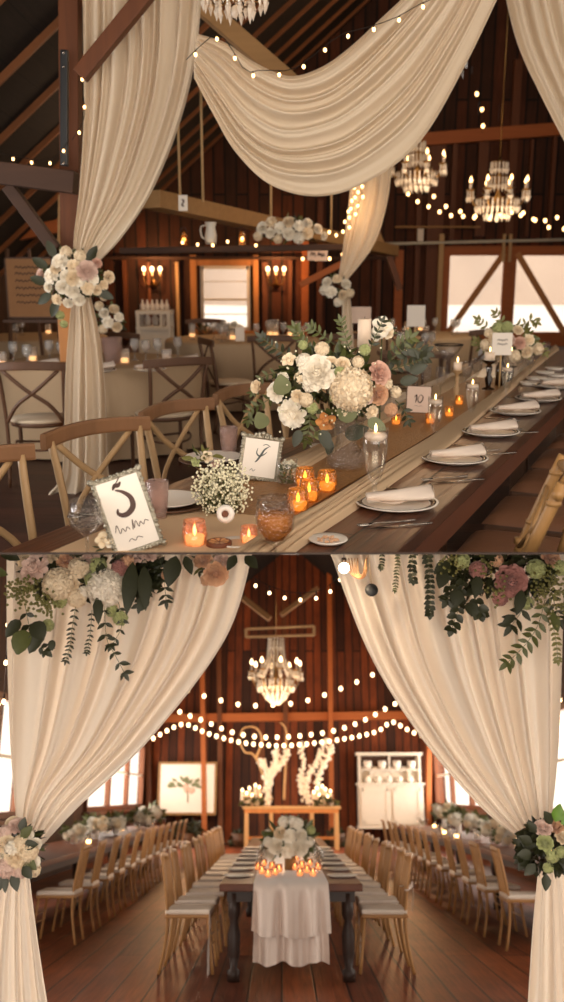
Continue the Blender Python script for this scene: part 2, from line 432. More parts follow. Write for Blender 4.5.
def ruffle_mesh(name, mat, seed=0, n=150, size=.26):          # hydrangea or carnation ball: many little florets
    rnd = random.Random(seed); mb = MB(); mb.ball((0, 0, 0), .78, 0, 10, 7, (1, 1, .85))
    for k in range(n):
        z = 1-1.5*(k+.5)/n; r = sqrt(max(0, 1-z*z)); th = k*2.399963
        d = V((r*cos(th), r*sin(th), z*.85)); c = d*.82
        q = d.to_track_quat('Z', 'Y').to_matrix().to_4x4(); q = Matrix.Translation(c) @ q @ Matrix.Rotation(rnd.uniform(0, 3), 4, 'Z')
        s = size*rnd.uniform(.8, 1.2)
        for e in range(4):
            m = q @ Matrix.Rotation(e*pi/2, 4, 'Z')
            vs = [m @ V(p) for p in ((0, 0, 0), (s*.5, -s*.4, .3*s), (s*.95, 0, .22*s+rnd.uniform(-.05, .1)), (s*.5, s*.4, .3*s))]
            mb.add(vs, [(0, 1, 2, 3)], 0)
    return mb.mesh(name, mat)
def peony_mesh(name, mat, seed=0):
    rnd = random.Random(seed); mb = MB(); mb.ball((0, 0, .0), .5, 0, 8, 6)
    for l in range(6):
        f = l/5; cnt = 5+l
        for k in range(cnt):
            petal(mb, 2*pi*k/cnt+l*.7+rnd.uniform(-.2, .2), radians(85-f*70+rnd.uniform(-12, 12)), .05+.25*f, .5+.3*f*rnd.uniform(.8, 1.1), .38+.2*f, .3, 0, .15+.3*f, .1-.2*f)
    return mb.mesh(name, mat)
FL = {}
def flower(kind, col):
    k = (kind, col)
    if k not in FL:
        f = {'rose': lambda: rose_mesh('rose', 'p_'+col, seed=1), 'bud': lambda: rose_mesh('rosebud', 'p_'+col, layers=4, seed=3, open_=-.3),
             'ball': lambda: ruffle_mesh('hydrangea', 'p_'+col, 2), 'carn': lambda: ruffle_mesh('carnation', 'p_'+col, 5, 70, .4),
             'peony': lambda: peony_mesh('peony', 'p_'+col, 4), 'mini': lambda: ruffle_mesh('blossom', 'p_'+col, 6, 26, .55),
             'lily': lambda: rose_mesh('lily', 'p_'+col, layers=2, seed=8, open_=.2)}[kind]
        FL[k] = f(); me = FL[k]; mr = max(sqrt(v.co.x**2+v.co.y**2) for v in me.vertices)
        if kind not in ('mini',):
            for v in me.vertices: v.co = v.co*(1.0/mr)
    return FL[k]
FNAME = dict(rose='rose', bud='rosebud', ball='hydrangea', carn='carnation', peony='peony', mini='blossom', lily='lily')
def put_flower(root, kind, col, c, d, s):
    """c in the parent's own frame; d facing; s radius"""
    o = bpy.data.objects.new(FNAME[kind], flower(kind, col)); COL.objects.link(o); o.parent = root; KIDS.setdefault(root.name, []).append(o)
    q = V(d).normalized().to_track_quat('Z', 'Y') @ Quaternion((0, 0, 1), random.uniform(0, 6))
    o.location = c; o.rotation_mode = 'QUATERNION'; o.rotation_quaternion = q; o.scale = (s, s, s)
    return o
def sprig(mb, pts, L, W, gap, mi=0, smi=1, roundish=False, r=.0015, n=12, spread=.9, tip=True):
    P = catmull(pts, n); mb.tube(P, r, 5, smi)
    tot = sum((P[i+1]-P[i]).length for i in range(len(P)-1)); cnt = max(3, int(tot/gap))
    for k in range(cnt):
        t = (k+1)/cnt*(len(P)-1); a = min(int(t), len(P)-2); p = P[a].lerp(P[a+1], t-a)
        d = (P[a+1]-P[a]).normalized()
        for sgn in (-1, 1):
            side = d.cross(V((random.uniform(-.4, .4), -1, random.uniform(-.4, .4)))).normalized()*sgn
            s = random.uniform(.75, 1.1)
            mb.leaf(p, d*(.6)+side*spread+V((0, random.uniform(-.5, .2), 0)), L*s, W*s, mi, .15, roundish, nrm=(random.uniform(-.4, .4), -1, random.uniform(-.4, .4)))
    if tip: mb.leaf(P[-1], P[-1]-P[-2], L, W, mi, .1, roundish, nrm=(0, -1, .2))
def foliage(root, n, rad, L, W, mats=('leaf', 'leafdark', 'stem'), c=(0, 0, 0), low=-.6, roundish=False, name='foliage', seed=1, extra=None, front=True, bias=0, floor_=None):
    st = random.getstate(); random.seed(seed); mb = MB()
    k = 0
    while k < n:
        d = V((random.gauss(0, 1), random.gauss(0, 1), random.gauss(0, 1))).normalized()
        if d.z < low: continue
        k += 1
        p = V((c[0]+d.x*rad[0]*.62, c[1]+d.y*rad[1]*.6, c[2]+d.z*rad[2]*.62))
        s = random.uniform(.7, 1.25)
        dd = d+V((random.gauss(0, .5), random.gauss(0, .5), random.gauss(0, .5)+bias))
        mb.leaf(p, dd, L*s, W*s, random.choice((0, 0, 1)), .25, roundish)
    if extra: extra(mb)
    if floor_ is not None: mb.v = [(x, y, max(z, floor_)) for x, y, z in mb.v]
    o = mb.build(name, list(mats), root); random.setstate(st); return o
def bouquet(r, name, label, cat, Yc, cpx, radpx, fl, fs=1.12, leaves=90, leafpx=14, mats=('leaf', 'leafdark', 'stem'), low=-.7, roundish=False, group=None, seed=1, extra=None, depth=.8, base=None, ratio=.42, bias=0):
    """arrangement centred at pixel cpx at depth Yc; fl = (px, py, radius px, kind, colour)"""
    C = at(r, cpx[0], cpx[1], Y=Yc); k = mpp(r, cpx[0], cpx[1], Yc)
    loc = C if base is None else V((C.x, C.y, base))
    root = thing(name, label, cat, loc, 0, group); off = C-loc
    rx, rz = radpx[0]*k, radpx[1]*k; ry = min(rx, rz)*depth if depth < 2 else rx
    for (x, y, s, kind, col) in fl:
        p = at(r, x, y, Y=Yc)-C; q = min(.95, (p.x/rx)**2+(p.z/rz)**2)
        dy = -ry*(.15+sqrt(1-q)*.9)
        P = V((p.x, dy, p.z))*1.0
        P = P*(1+dy/Yc) if False else V((p.x*(1+dy/Yc), dy, (p.z+(C.z-(H1 if r == 1 else H2))*0)+(p.z)*dy/Yc))
        P.z = p.z+(C.z+p.z-(H1 if r == 1 else H2))*dy/Yc; P.x = p.x+(C.x+p.x)*dy/Yc
        if base is not None: P.z = max(P.z, s*k*1.3-off.z)
        put_flower(root, kind, col, P+off, V((P.x/rx*.8, -1.0, P.z/rz*.8+.15)), s*k*fs)
    foliage(root, leaves, (rx, ry, rz), leafpx*k, leafpx*k*ratio, mats, off, low, roundish, seed=seed, extra=(lambda mb: extra(mb, C, k, off, loc)) if extra else None, bias=bias, floor_=.006 if base is not None else None)
    return root
# ------------------------------------------------------------------ small repeated makers
def chandelier(name, label, top, R, H, n=8, rings=2, mats=('brass', 'wax', 'bulb', 'crystalwarm'), group=None, bell=False, rod=.5, strands=16, bulbR=.014, beads=5):
    """top = the point the body hangs from"""
    t = thing(name, label, 'chandelier', top, 0, group)
    mb = MB(); mb.lathe([(0, 0), (.02, 0), (.012, -.05*H), (R*.08, -.1*H), (.015, -.2*H), (R*.1, -.35*H), (.02, -.5*H), (R*.14, -.62*H), (R*.1, -.72*H), (0, -.78*H)], 12)
    mb.tube([(0, 0, 0), (0, 0, rod)], .006, 6)
    mb.build('stem', mats[0], t)
    strand = MB()
    for b in range(beads):
        z = -.42*R*(b+1)/beads*.6; s = R*.048*(1.5 if b == beads-1 else .9)
        strand.add([(0, 0, z+s*1.3), (s, 0, z), (0, s, z), (-s, 0, z), (0, -s, z), (0, 0, z-s*(1.4 if b < beads-1 else 2.2))], [(0, 1, 2), (0, 2, 3), (0, 3, 4), (0, 4, 1), (5, 2, 1), (5, 3, 2), (5, 4, 3), (5, 1, 4)], 0, False)
    sm = strand.mesh('crystal_strand', mats[3])
    def st(x, y, z, s=1):
        o = mkobj('crystal_strand', sm, t, (x, y, z)); o.scale = (1, 1, s); o.rotation_euler = (0, 0, random.uniform(0, 3)); return o
    am = MB(); am.tube(catmull([(0, 0, -.6*H), (R*.4, 0, -.78*H), (R*.85, 0, -.7*H), (R, 0, -.5*H)], 10), R*.025, 6)
    am.lathe([(0, 0), (R*.16, .01), (R*.12, -.004), (0, -.01)], 10, (R, 0, -.5*H))
    am = am.mesh('arm', mats[0])
    cm = MB(); cm.lathe([(0, 0), (R*.045, 0), (R*.045, R*.26), (0, R*.26)], 8); cm = cm.mesh('candle_sleeve', mats[1])
    bm_ = MB(); bm_.lathe([(0, 0), (bulbR*.7, bulbR*.4), (bulbR, bulbR*1.2), (bulbR*.6, bulbR*2.4), (0, bulbR*3.6)], 8); bm_ = bm_.mesh('bulb', mats[2])
    for i in range(n):
        a = 2*pi*i/n+.2
        ao = mkobj('arm', am, t, (0, 0, 0), (0, 0, a))
        co = mkobj('candle_sleeve', cm, ao, (R, 0, -.5*H)); mkobj('bulb', bm_, ao, (R, 0, -.5*H+R*.26))
        for q in (-.12, .0, .12): st(R*cos(a)*(1+q*.8), R*sin(a)*(1+q*.8), -.5*H, .9)
    # crystal tiers
    for k in range(strands):
        a = 2*pi*k/strands
        st(R*.72*cos(a), R*.72*sin(a), -.62*H, 1.2)
        if k % 2 == 0:
            st(R*.42*cos(a), R*.42*sin(a), -.72*H, 1.3); st(R*.28*cos(a), R*.28*sin(a), -.06*H, 1.0); st(R*.3*cos(a), R*.3*sin(a), -.28*H, 1.2)
    for rr, zz in ((R*.72, -.62*H), (R*.42, -.72*H), (R*.28, -.06*H), (R*.3, -.28*H)):
        rg = MB(); rg.tube([(rr*cos(2*pi*j/24), rr*sin(2*pi*j/24), zz) for j in range(25)], R*.015, 5); rg.build('ring', mats[0], t)
    dm = MB(); dm.ball((0, 0, -.92*H), R*.1, 0, 8, 6, (1, 1, 1.4)); dm.build('pendant', mats[3], t)
    return t
def string_lights(name, label, pts, n, r=.012, mat='bulb', group=None, jit=.0, wire=.0022, wmat='iron', drop=.02, skip=()):
    P = catmull(pts, max(24, n*2)); root = thing(name, label, 'string lights', P[0], 0, group)
    mb = MB(); mb.tube([p-P[0] for p in P], wire, 4); mb.build('wire', wmat, root)
    bm_ = MB(); bm_.ball((0, 0, -drop), r, 0, 8, 6, (1, 1, 1.25)); bm_ = bm_.mesh('bulb', mat)
    so = MB(); so.tube([(0, 0, 0), (0, 0, -drop*.7)], r*.45, 6); so = so.mesh('socket', wmat)
    cum = [0]
    for a, b in zip(P, P[1:]): cum.append(cum[-1]+(b-a).length)
    for k in range(n):
        d = (k+.5)/n*cum[-1]; i = max(j for j in range(len(cum)-1) if cum[j] <= d); f = (d-cum[i])/max(1e-6, cum[i+1]-cum[i])
        p = P[i].lerp(P[i+1], f)-P[0]
        s = mkobj('socket', so, root, p); mkobj('bulb', bm_, s)
    return root
def crossback(mat='chairwood', seat='creamseat', name='crossback_chair', w=.44, railmat=None):
    t = thing(name, 'x', 'chair')
    for s in (-1, 1):
        mb = MB(); mb.tube(catmull([(s*w*.46, -.23, 0), (s*w*.45, -.2, .25), (s*w*.45, -.2, .46), (s*w*.47, -.235, .7), (s*w*.5, -.265, .865)], 12), [.015, .016, .018, .018, .018, .018, .018, .018, .018, .018, .017, .017], 8, flat=.8)
        mb.build('leg', mat, t)
        mb = MB(); mb.tube(catmull([(s*w*.44, .19, 0), (s*w*.45, .18, .25), (s*w*.44, .17, .44)], 6), .016, 8); mb.build('leg', mat, t)
        mb = MB(); mb.tube(catmull([(s*w*.44, -.21, .47), (s*w*.25, -.25, .6), (-s*w*.1, -.285, .72), (-s*w*.42, -.28, .85)], 12), .016, 6, flat=.45, up=(0, 1, 0)); mb.build('cross_slat', mat, t)
    mb = MB(); mb.strip(catmull([(-w*.60, -.25, .872), (-w*.3, -.292, .882), (0, -.308, .886), (w*.3, -.292, .882), (w*.60, -.25, .872)], 14), .026, .062); mb.build('top_rail', railmat or mat, t)
    mb = MB(); pr = [(0, .455), (.2, .455), (.222, .462), (.226, .475), (.21, .485), (0, .49)]
    mb.lathe(pr, 24); [None for _ in ()]
    mb.v = [(x*(1.02+.12*(y > 0)*y/.2), y*.95-.01, z) for x, y, z in mb.v]; mb.build('seat', seat, t)
    mb = MB(); mb.lathe([(.2, .43), (.215, .43), (.22, .46), (.2, .46)], 24, closed=True); mb.v = [(x*(1.02+.12*(y > 0)*y/.2), y*.95-.01, z) for x, y, z in mb.v]; mb.build('seat_frame', mat, t)
    mb = MB(); mb.tube([(.19*w/.44*cos(a), .01+.19*sin(a), .3-.04*abs(sin(a*1))) for a in [2*pi*i/20 for i in range(21)]], .009, 6); mb.build('stretcher', mat, t)
    return t
def spindle_chair():
    t = thing('spindle_chair', 'x', 'chair'); w = .4; mat = 'chairgold'
    for s in (-1, 1):
        mb = MB(); mb.tube(catmull([(s*w*.48, -.24, 0), (s*w*.46, -.19, .25), (s*w*.46, -.18, .46), (s*w*.46, -.21, .7), (s*w*.43, -.25, .93)], 12), .015, 7); mb.build('leg', mat, t)
        mb = MB(); mb.tube(catmull([(s*w*.5, .22, 0), (s*w*.48, .19, .25), (s*w*.45, .17, .44)], 6), .015, 7); mb.build('leg', mat, t)
    for x in (-.3, -.1, .1, .3):
        mb = MB(); mb.tube(catmull([(w*x*1.1, -.18, .47), (w*x*1.15, -.215, .7), (w*x*.95, -.25, .92)], 7), .009, 6, flat=.6); mb.build('spindle', mat, t)
    mb = MB(); mb.tube(catmull([(-w*.47, -.245, .91), (0, -.285, .935), (w*.47, -.245, .91)], 9), .026, 8, flat=.4, up=(0, 1, 0)); mb.build('top_rail', mat, t)
    mb = MB(); mb.box((0, -.005, .45), (w*1.02, .4, .03), bev=.01); mb.build('seat_frame', mat, t)
    mb = MB(); mb.box((0, -.003, .485), (w*1.0, .4, .045), bev=.02); mb.build('cushion', 'whiteseat', t)
    for z in (.2, .28):
        mb = MB(); mb.tube([(-w*.47, .19, z), (w*.47, .19, z)], .008, 6); mb.build('stretcher', mat, t)
    return t
# ================================================================== UPPER HALL (room 1)
ROOM = 1
YW = 20.0
def wallbox(name, x0, x1, z0, z1, holes, y, th, mat):        # wall in the XZ plane with openings (x0,x1,z0,z1)
    xs = sorted({x0, x1, *[h[0] for h in holes], *[h[1] for h in holes]}); zs = sorted({z0, z1, *[h[2] for h in holes], *[h[3] for h in holes]})
    mb = MB()
    for i in range(len(xs)-1):
        run = None
        for j in range(len(zs)-1):
            cx, cz = (xs[i]+xs[i+1])/2, (zs[j]+zs[j+1])/2
            if any(h[0] < cx < h[1] and h[2] < cz < h[3] for h in holes): continue
            mb.box((cx, y+th/2, cz), (xs[i+1]-xs[i], th, zs[j+1]-zs[j]))
    return struct(mb.build(name, mat))
struct(MB().box((1.5, 10.3, -.1), (14, 20.6, .2)).build('floor', 'floor1'))
wn = (at(1, 201, 265, Y=YW).x, at(1, 249, 265, Y=YW).x, at(1, 225, 330, Y=YW).z, at(1, 225, 266, Y=YW).z)
DZ = at(1, 480, 246, Y=YW).z
dx0, dx1 = at(1, 442, 275, Y=YW).x, at(1, 442, 275, Y=YW).x+2.9
holes = [wn, (dx0, dx1, 0, DZ)]
for (x, y, w, h) in ((467, 62, 2.0, 12), (472, 70, 1.4, 8), (463, 74, 1.6, 8), (479, 108, 1.6, 13), (499, 112, 1.6, 18), (478, 92, 1.2, 8), (489, 150, 1.2, 5)):
    a = at(1, x-w/2, y+h/2, Y=YW); b = at(1, x+w/2, y-h/2, Y=YW); holes.append((a.x, b.x, a.z, b.z))
wallbox('wall_back', -4.6, 8.2, 0, 9, holes, YW, .12, 'wall1')
struct(MB().box((-4.5, 10, 1.2), (.14, 20.2, 2.4)).build('wall_left', 'wallside'))
struct(MB().box((7.9, 13.6, 2.4), (.14, 13, 5.2)).build('wall_right', 'wallside'))
RS, RA = .85, 5.2
def roofz(x): return RA+RS*x if x < 3.4 else RA+RS*3.4-(x-3.4)*.8
mb = MB()
for xa, xb in ((-4.7, 3.4), (3.4, 8.2)):
    vs = [(xa, 0, roofz(xa)+.12), (xb, 0, roofz(xb if xb < 3.41 else xb)+.12), (xb, 20.2, roofz(xb)+.12), (xa, 20.2, roofz(xa)+.12)]
    mb.add(vs+[(x, y, z+.1) for x, y, z in vs], [(0, 1, 2, 3), (7, 6, 5, 4), (0, 4, 5, 1), (1, 5, 6, 2), (2, 6, 7, 3), (3, 7, 4, 0)], 0, False)
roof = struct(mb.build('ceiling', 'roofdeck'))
for i in range(15):
    y = 2.6+i*1.2
    a = V((-4.6, y, roofz(-4.6)+.08)); b = V((3.4, y, roofz(3.4)+.08))
    MB().beam(a, b, .05, .06).build('rafter', 'rafter', roof)
    MB().beam(b, V((8.1, y, roofz(8.1)+.02)), .05, .06).build('rafter', 'rafter', roof)
# studs and beams on the back wall
wb = MB(); 
def wallstud(x, y0, y1, w, name='trim_1', mat='post', d=.12):
    a = at(1, x, y1, Y=YW-.06); b = at(1, x, y0, Y=YW-.06); k = mpp(1, x, (y0+y1)/2, YW)
    b.x = a.x = (a.x+b.x)/2 if abs(a.x-b.x) < .1 else a.x
    return struct(MB().beam(a, b, w*k, d, up=(0, 1, 0)).build(name, mat))
for i, (x, y0, y1, w, mt) in enumerate(((194, 255, 345, 6, 'doorwood'), (256, 255, 345, 5, 'doorwood'), (178, 262, 345, 3, 'palewood'), (430, 140, 345, 16, 'post'), (479, 140, 236, 10, 'post'), (453, 142, 240, 5, 'post'),
        (508, 60, 236, 8, 'post'), (548, 135, 240, 4, 'post'), (414, 150, 345, 5, 'post'), (398, 250, 345, 8, 'beam_red'), (378, 250, 345, 4, 'post'), (305, 240, 345, 7, 'beam_red'), (290, 260, 345, 4, 'post'), (265, 262, 340, 5, 'post'),
        (150, 262, 345, 3, 'post'), (126, 260, 340, 4, 'post'), (320, 200, 345, 5, 'post'), (526, 140, 236, 3, 'post'))):
    wallstud(x, y0, y1, w, 'trim_%d' % (i+1), mt)
def beam_px(name, p, q, wpx, Y0, Y1, mat, depth=.12, bev=.008):
    a = at(1, *p, Y=Y0); b = at(1, *q, Y=Y1); 
    return struct(MB().beam(a, b, depth, wpx*mpp(1, *p, Y0), bev=bev).build(name, mat))
beam_px('trim_20', (418, 140), (575, 128), 12, YW-.1, YW-.1, 'beam_red', .2)
beam_px('trim_21', (395, 227), (480, 227), 2, YW-.1, YW-.1, 'beam_light', .1)
beam_px('trim_22', (60, 258), (395, 258), 3, YW-.1, YW-.1, 'beam_dark', .1)
# window
win = struct(thing('window_1', '', 'window', ((wn[0]+wn[1])/2, YW+.05, wn[2]))); 
for k in ('label', 'category'): del win[k]
ww, wh = wn[1]-wn[0], wn[3]-wn[2]
mb = MB()
for s in (-1, 1): mb.box((s*ww/2*.97, -.04, wh/2), (.07, .1, wh))
mb.box((0, -.04, .03), (ww, .1, .07)); mb.box((0, -.04, wh-.03), (ww, .1, .07)); mb.box((0, -.04, wh*.48), (ww, .07, .05))
mb.build('window_frame', 'whitepaint', win)
mb = MB(); mb.box((0, -.03, wh*.76), (ww, .03, .02)); mb.box((0, -.03, wh*.25), (ww, .03, .02)); mb.build('muntin', 'whitepaint', win)
MB().box((0, 0, wh/2), (ww, .01, wh)).build('pane', 'window', win)
mb = MB(); mb.box((0, -.1, wh+.09), (ww+.4, .08, .16)); mb.box((0, -.12, -.04), (ww+.3, .14, .06)); mb.build('window_sill', 'doorwood', win)
# barn doors
def barn_door(name, x0, x1, flip):
    d = struct(thing(name, '', 'door', ((x0+x1)/2, YW-.1, 0)))
    for k in ('label', 'category'): del d[k]
    w = (x1-x0)/2; h = DZ
    mb = MB()
    for s in (-1, 1): mb.box((s*(w-.07), 0, h/2), (.14, .06, h), bev=.005)
    mb.box((0, 0, h-.1), (2*w-.1, .05, .2), bev=.005); mb.box((0, 0, .15), (2*w-.1, .05, .3), bev=.005)
    mb.build('frame', 'beam_red', d)
    a, b = (-w+.2, w-.12) if flip else (w-.2, -w+.12)
    MB().beam((b, -.02, .3), (-b if False else a*-1 if False else -b, -.02, h-.15), .05, .1, up=(0, 1, 0)).build('brace', 'doorwood', d) if False else None
    mb = MB(); e = -w+.14 if flip else w-.14
    mb.beam((e, -.02, h-.15), (-e, -.02, .25), .13, .04, up=(0, 1, 0)); mb.build('brace', 'doorwood', d)
    MB().box((0, .02, h/2), (2*w-.2, .01, h-.3)).build('pane', 'window', d)
    return d
xm = at(1, 508, 275, Y=YW).x
barn_door('door_1', dx0, xm, False); barn_door('door_2', xm, xm+(xm-dx0), True)
beam_px('trim_23', (380, 244), (590, 239), 2.6, YW-.25, YW-.25, 'pewter', .05, 0)
for i, x in enumerate((442, 504.5, 511)):
    a = at(1, x, 234, Y=YW-.25); b = at(1, x, 358 if i == 0 else 262, Y=YW-.25); b.x = a.x
    struct(MB().beam(a, b, .1 if i == 0 else .06, .04, up=(0, 1, 0), bev=.004).build('trim_%d' % (24+i), 'palewood'))
# outside
struct(MB().box((2, 55, -.1), (120, 69, .2)).build('ground', 'snow'))
mb = MB(); random.seed(3); P = []
for j, (yy, zz) in enumerate(((47, -.1), (49, 3.5), (52, 6.5), (58, 8.5))):
    P.append([(-40+i*2, yy+random.uniform(-1, 1), zz+random.uniform(-1, 1)*(j > 0)*.9) for i in range(45)])
mb.grid(P); struct(mb.build('treeline', 'trees')); 
# posts, ties and braces
struct(MB().beam(at(1, 72, 330, Y=6.5)*1, at(1, 70, -30, Y=6.5), .13, .13, up=(0, 1, 0), bev=.008).build('trim_30', 'post'))
pb = at(1, 71, 345, Y=6.5); struct(MB().beam((pb.x, 6.5, 0), (pb.x, 6.5, pb.z+.3), .14, .135, up=(0, 1, 0), bev=.008).build('trim_31', 'doorwood'))
beam_px('trim_32', (-25, 170), (76, 183), 21, 6.35, 6.35, 'beam_dark', .15)
beam_px('trim_33', (8, 186), (56, 250), 12, 6.42, 6.42, 'beam_dark', .1)
beam_px('trim_34', (80, 76), (150, -10), 15, 5.95, 5.95, 'post', .1)
beam_px('trim_35', (150, 199), (392, 251), 17, 8.6, 14.0, 'beam_light', .22)
beam_px('trim_36', (120, 251), (345, 247), 6, 9.3, 9.3, 'beam_dark', .1)
beam_px('trim_37', (385, 252), (372, 222), 6, 13.9, 13.9, 'beam_light', .1)
beam_px('trim_38', (388, 252), (400, 290), 6, 13.9, 13.9, 'post', .1)
beam_px('trim_40', (200, 4), (292, 84), 17, 8.0, 8.0, 'beam_light', .16)
beam_px('trim_41', (0, 238), (60, 226), 12, 14, 14, 'beam_red', .2)
beam_px('trim_42', (62, 195), (61, 250), 6, 8.0, 8.0, 'beam_light', .08)
beam_px('trim_43', (345, 262), (300, 285), 6, 13, 13, 'beam_red', .1)
# black line speaker on the post
a = at(1, 64.5, 166, Y=6.3); b = at(1, 64.5, 50, Y=6.3)
sp = thing('column_speaker', 'slim black column fixed upright to the brown post by the left curtain', 'speaker', a)
h = (b-a).z
MB().beam((0, 0, 0), b-a, .05, .05, up=(0, 1, 0), bev=.01).build('housing', 'black', sp)
mb = MB(); [mb.tube([((b-a).x*f, -.026, h*f), ((b-a).x*f, -.032, h*f)], .008, 8) for f in (.02, .97, .85)]; mb.build('bolt', 'silver', sp)
# curtains
def curtain(name, label, parts, mat, group=None):
    o = thing(name, label, 'curtain', parts[0][1][0][len(parts[0][1][0])//2] if False else (0, 0, 0), 0, group)
    c = parts[0][1][0][-1]; o.location = c
    for pn, cur, kw in parts:
        cur = [[p-c for p in l] for l in cur]
        mb = MB(); mb.grid(drape(cur, **kw)); mb.build(pn, mat, o)
    return o
Y = 6.2
curtain('draped_curtain', 'long cream curtain gathered with white roses at the dark post on the left', [
    ('swag', [pxs(1, l, Y) for l in ([(82, -30), (83, 60), (83, 120), (79, 190), (74, 235), (73, 262)], [(108, -30), (108, 60), (104, 120), (92, 190), (81, 235), (77, 262)],
        [(138, -30), (138, 60), (130, 120), (110, 190), (90, 235), (81, 262)], [(170, -30), (166, 60), (155, 120), (131, 190), (101, 238), (85, 264)], [(203, -30), (196, 50), (180, 120), (152, 190), (121, 238), (92, 268)])],
        dict(nu=150, nv=60, pleats=10, amp=1.2, seed=5)),
    ('tail', [pxs(1, l, Y) for l in ([(74, 285), (69, 330), (66, 380), (65, 430), (62, 475), (50, 492)], [(78, 285), (80, 330), (79, 380), (78, 430), (77, 480), (72, 505)], [(83, 285), (90, 330), (94, 380), (95, 430), (94, 480), (96, 506)], [(88, 285), (99, 330), (105, 380), (107, 430), (109, 470), (114, 496)])],
        dict(nu=80, nv=40, pleats=4, amp=1.3, seed=2))], 'curtain1')
Y = 5.5
top = [(198, 34), (226, 43), (254, 62), (288, 76), (318, 69), (347, 50), (382, 18), (415, -14), (440, -44)]
m1 = [(196, 42), (222, 60), (252, 88), (286, 104), (322, 100), (354, 80), (390, 45), (428, 0), (455, -40)]
m2 = [(195, 54), (218, 82), (248, 118), (282, 137), (322, 132), (356, 115), (402, 74), (442, 20), (474, -34)]
m3 = [(194, 66), (215, 100), (242, 140), (276, 163), (318, 166), (358, 152), (410, 108), (454, 40), (490, -30)]
bot = [(194, 78), (213, 114), (236, 153), (270, 185), (314, 197), (360, 186), (417, 145), (465, 65), (508, -25)]
curtain('swagged_drape', 'wide cream fabric swag hanging in a deep curve across the top', [('swag', [pxs(1, l, Y) for l in (top, m1, m2, m3, bot)], dict(nu=140, nv=80, pleats=8, amp=1.2, seed=11))], 'curtain1')
Y = 6.5
curtain('draped_curtain', 'cream curtain falling into the top right corner', [('swag', [pxs(1, l, Y) for l in ([(500, -30), (516, 40), (540, 95), (575, 160), (620, 220)], [(545, -30), (560, 40), (580, 95), (605, 160), (635, 220)], [(600, -30), (610, 40), (620, 95), (635, 160), (650, 220)])], dict(nu=70, nv=40, pleats=7, amp=1.2, seed=4))], 'curtain1')
Y = 9.0
curtain('draped_curtain', 'narrow cream curtain tied with flowers behind the middle swag', [
    ('swag', [pxs(1, l, Y) for l in ([(352, 165), (349, 200), (344, 240), (338, 280)], [(368, 165), (364, 200), (354, 245), (341, 282)], [(392, 165), (388, 200), (374, 245), (344, 284)])], dict(nu=60, nv=40, pleats=6, amp=1.1, seed=8)),
    ('tail', [pxs(1, l, Y) for l in ([(342, 292), (342, 330), (340, 380)], [(347, 292), (348, 330), (349, 380)], [(350, 292), (353, 330), (356, 380)])], dict(nu=24, nv=20, pleats=3, amp=1, seed=8))], 'curtain1')
# flowers on posts and beams
W = 'white'; C_ = 'cream'; B_ = 'blush'; K = 'pinkish'
bouquet(1, 'floral_cluster', 'big bunch of white roses and one blush rose tied on the left post', 'flowers', 6.0, (74, 278), (34, 32), [
    (60, 262, 9, 'peony', W), (51, 276, 8, 'peony', W), (62, 287, 6.5, 'rose', W), (74, 266, 7, 'peony', C_), (87, 271, 10, 'rose', 'pinkish'), (72, 291, 7, 'rose', W), (88, 288, 7, 'peony', C_), (103, 285, 5, 'bud', C_), (109, 277, 6, 'rose', C_),
    (48, 287, 5, 'rose', W), (57, 300, 6, 'peony', C_), (68, 303, 5, 'rose', W), (41, 274, 5, 'bud', K), (97, 263, 5, 'rose', B_), (80, 256, 5, 'mini', C_), (66, 252, 5, 'mini', C_), (60, 315, 4, 'mini', 'lime'), (104, 296, 4, 'mini', C_), (64, 324, 3.5, 'mini', 'lime'), (74, 278, 8, 'rose', C_), (66, 276, 6, 'rose', W), (80, 281, 6, 'peony', W), (79, 300, 6, 'rose', W), (93, 279, 6, 'peony', W), (56, 268, 6, 'rose', C_), (97, 290, 5, 'rose', C_)],
    leaves=160, leafpx=12, seed=3, extra=lambda mb, C, k, off, loc: [mb.leaf(V(((x-74)*k, -.1, -(y-278)*k))+off, V(d), 17*k, 9*k, 1, .1, True, nrm=(0, -1, .2)) for x, y, d in ((50, 283, (-.8, 0, .3)), (54, 293, (-.7, 0, -.5)), (60, 300, (-.4, 0, -.8)), (60, 258, (-.4, 0, .9)), (52, 268, (-.8, 0, .5)), (92, 262, (.5, 0, .8)), (100, 290, (.8, 0, -.4)))])
bouquet(1, 'vase_of_flowers', 'small white posy in a pink pot behind the left curtain tail', 'flowers', 7.6, (111, 320), (15, 17), [
    (104, 313, 5, 'rose', W), (114, 309, 5, 'rose', C_), (119, 317, 5, 'peony', W), (108, 322, 6, 'peony', W), (117, 327, 5, 'rose', C_), (103, 329, 4, 'mini', C_), (99, 306, 4, 'mini', C_)], leaves=30, leafpx=8, seed=5, base=.78)
pk = ALL[1][-1]; kk = mpp(1, 111, 345, 7.6)
MB().lathe([(0, 0), (7*kk, 0), (10*kk, 16*kk), (10.5*kk, 26*kk), (9.5*kk, 26*kk), (6*kk, 3*kk), (0, 3*kk)], 20).build('pot', 'glasspink', pk)
bouquet(1, 'floral_garland', 'long bunch of white flowers lying on the pale roof beam', 'flowers', 9.2, (290, 231), (34, 13), [
    (262, 228, 6, 'rose', W), (271, 222, 6, 'peony', C_), (270, 233, 5, 'rose', W), (280, 228, 6, 'peony', W), (289, 222, 6, 'rose', C_), (289, 234, 6, 'rose', W), (299, 226, 6, 'peony', W), (308, 223, 5, 'rose', W), (308, 233, 6, 'peony', C_), (318, 229, 5, 'rose', W), (258, 236, 4, 'mini', C_), (299, 238, 5, 'mini', W), (278, 239, 4, 'mini', C_), (324, 236, 4, 'rose', W)], leaves=60, leafpx=9, seed=6)
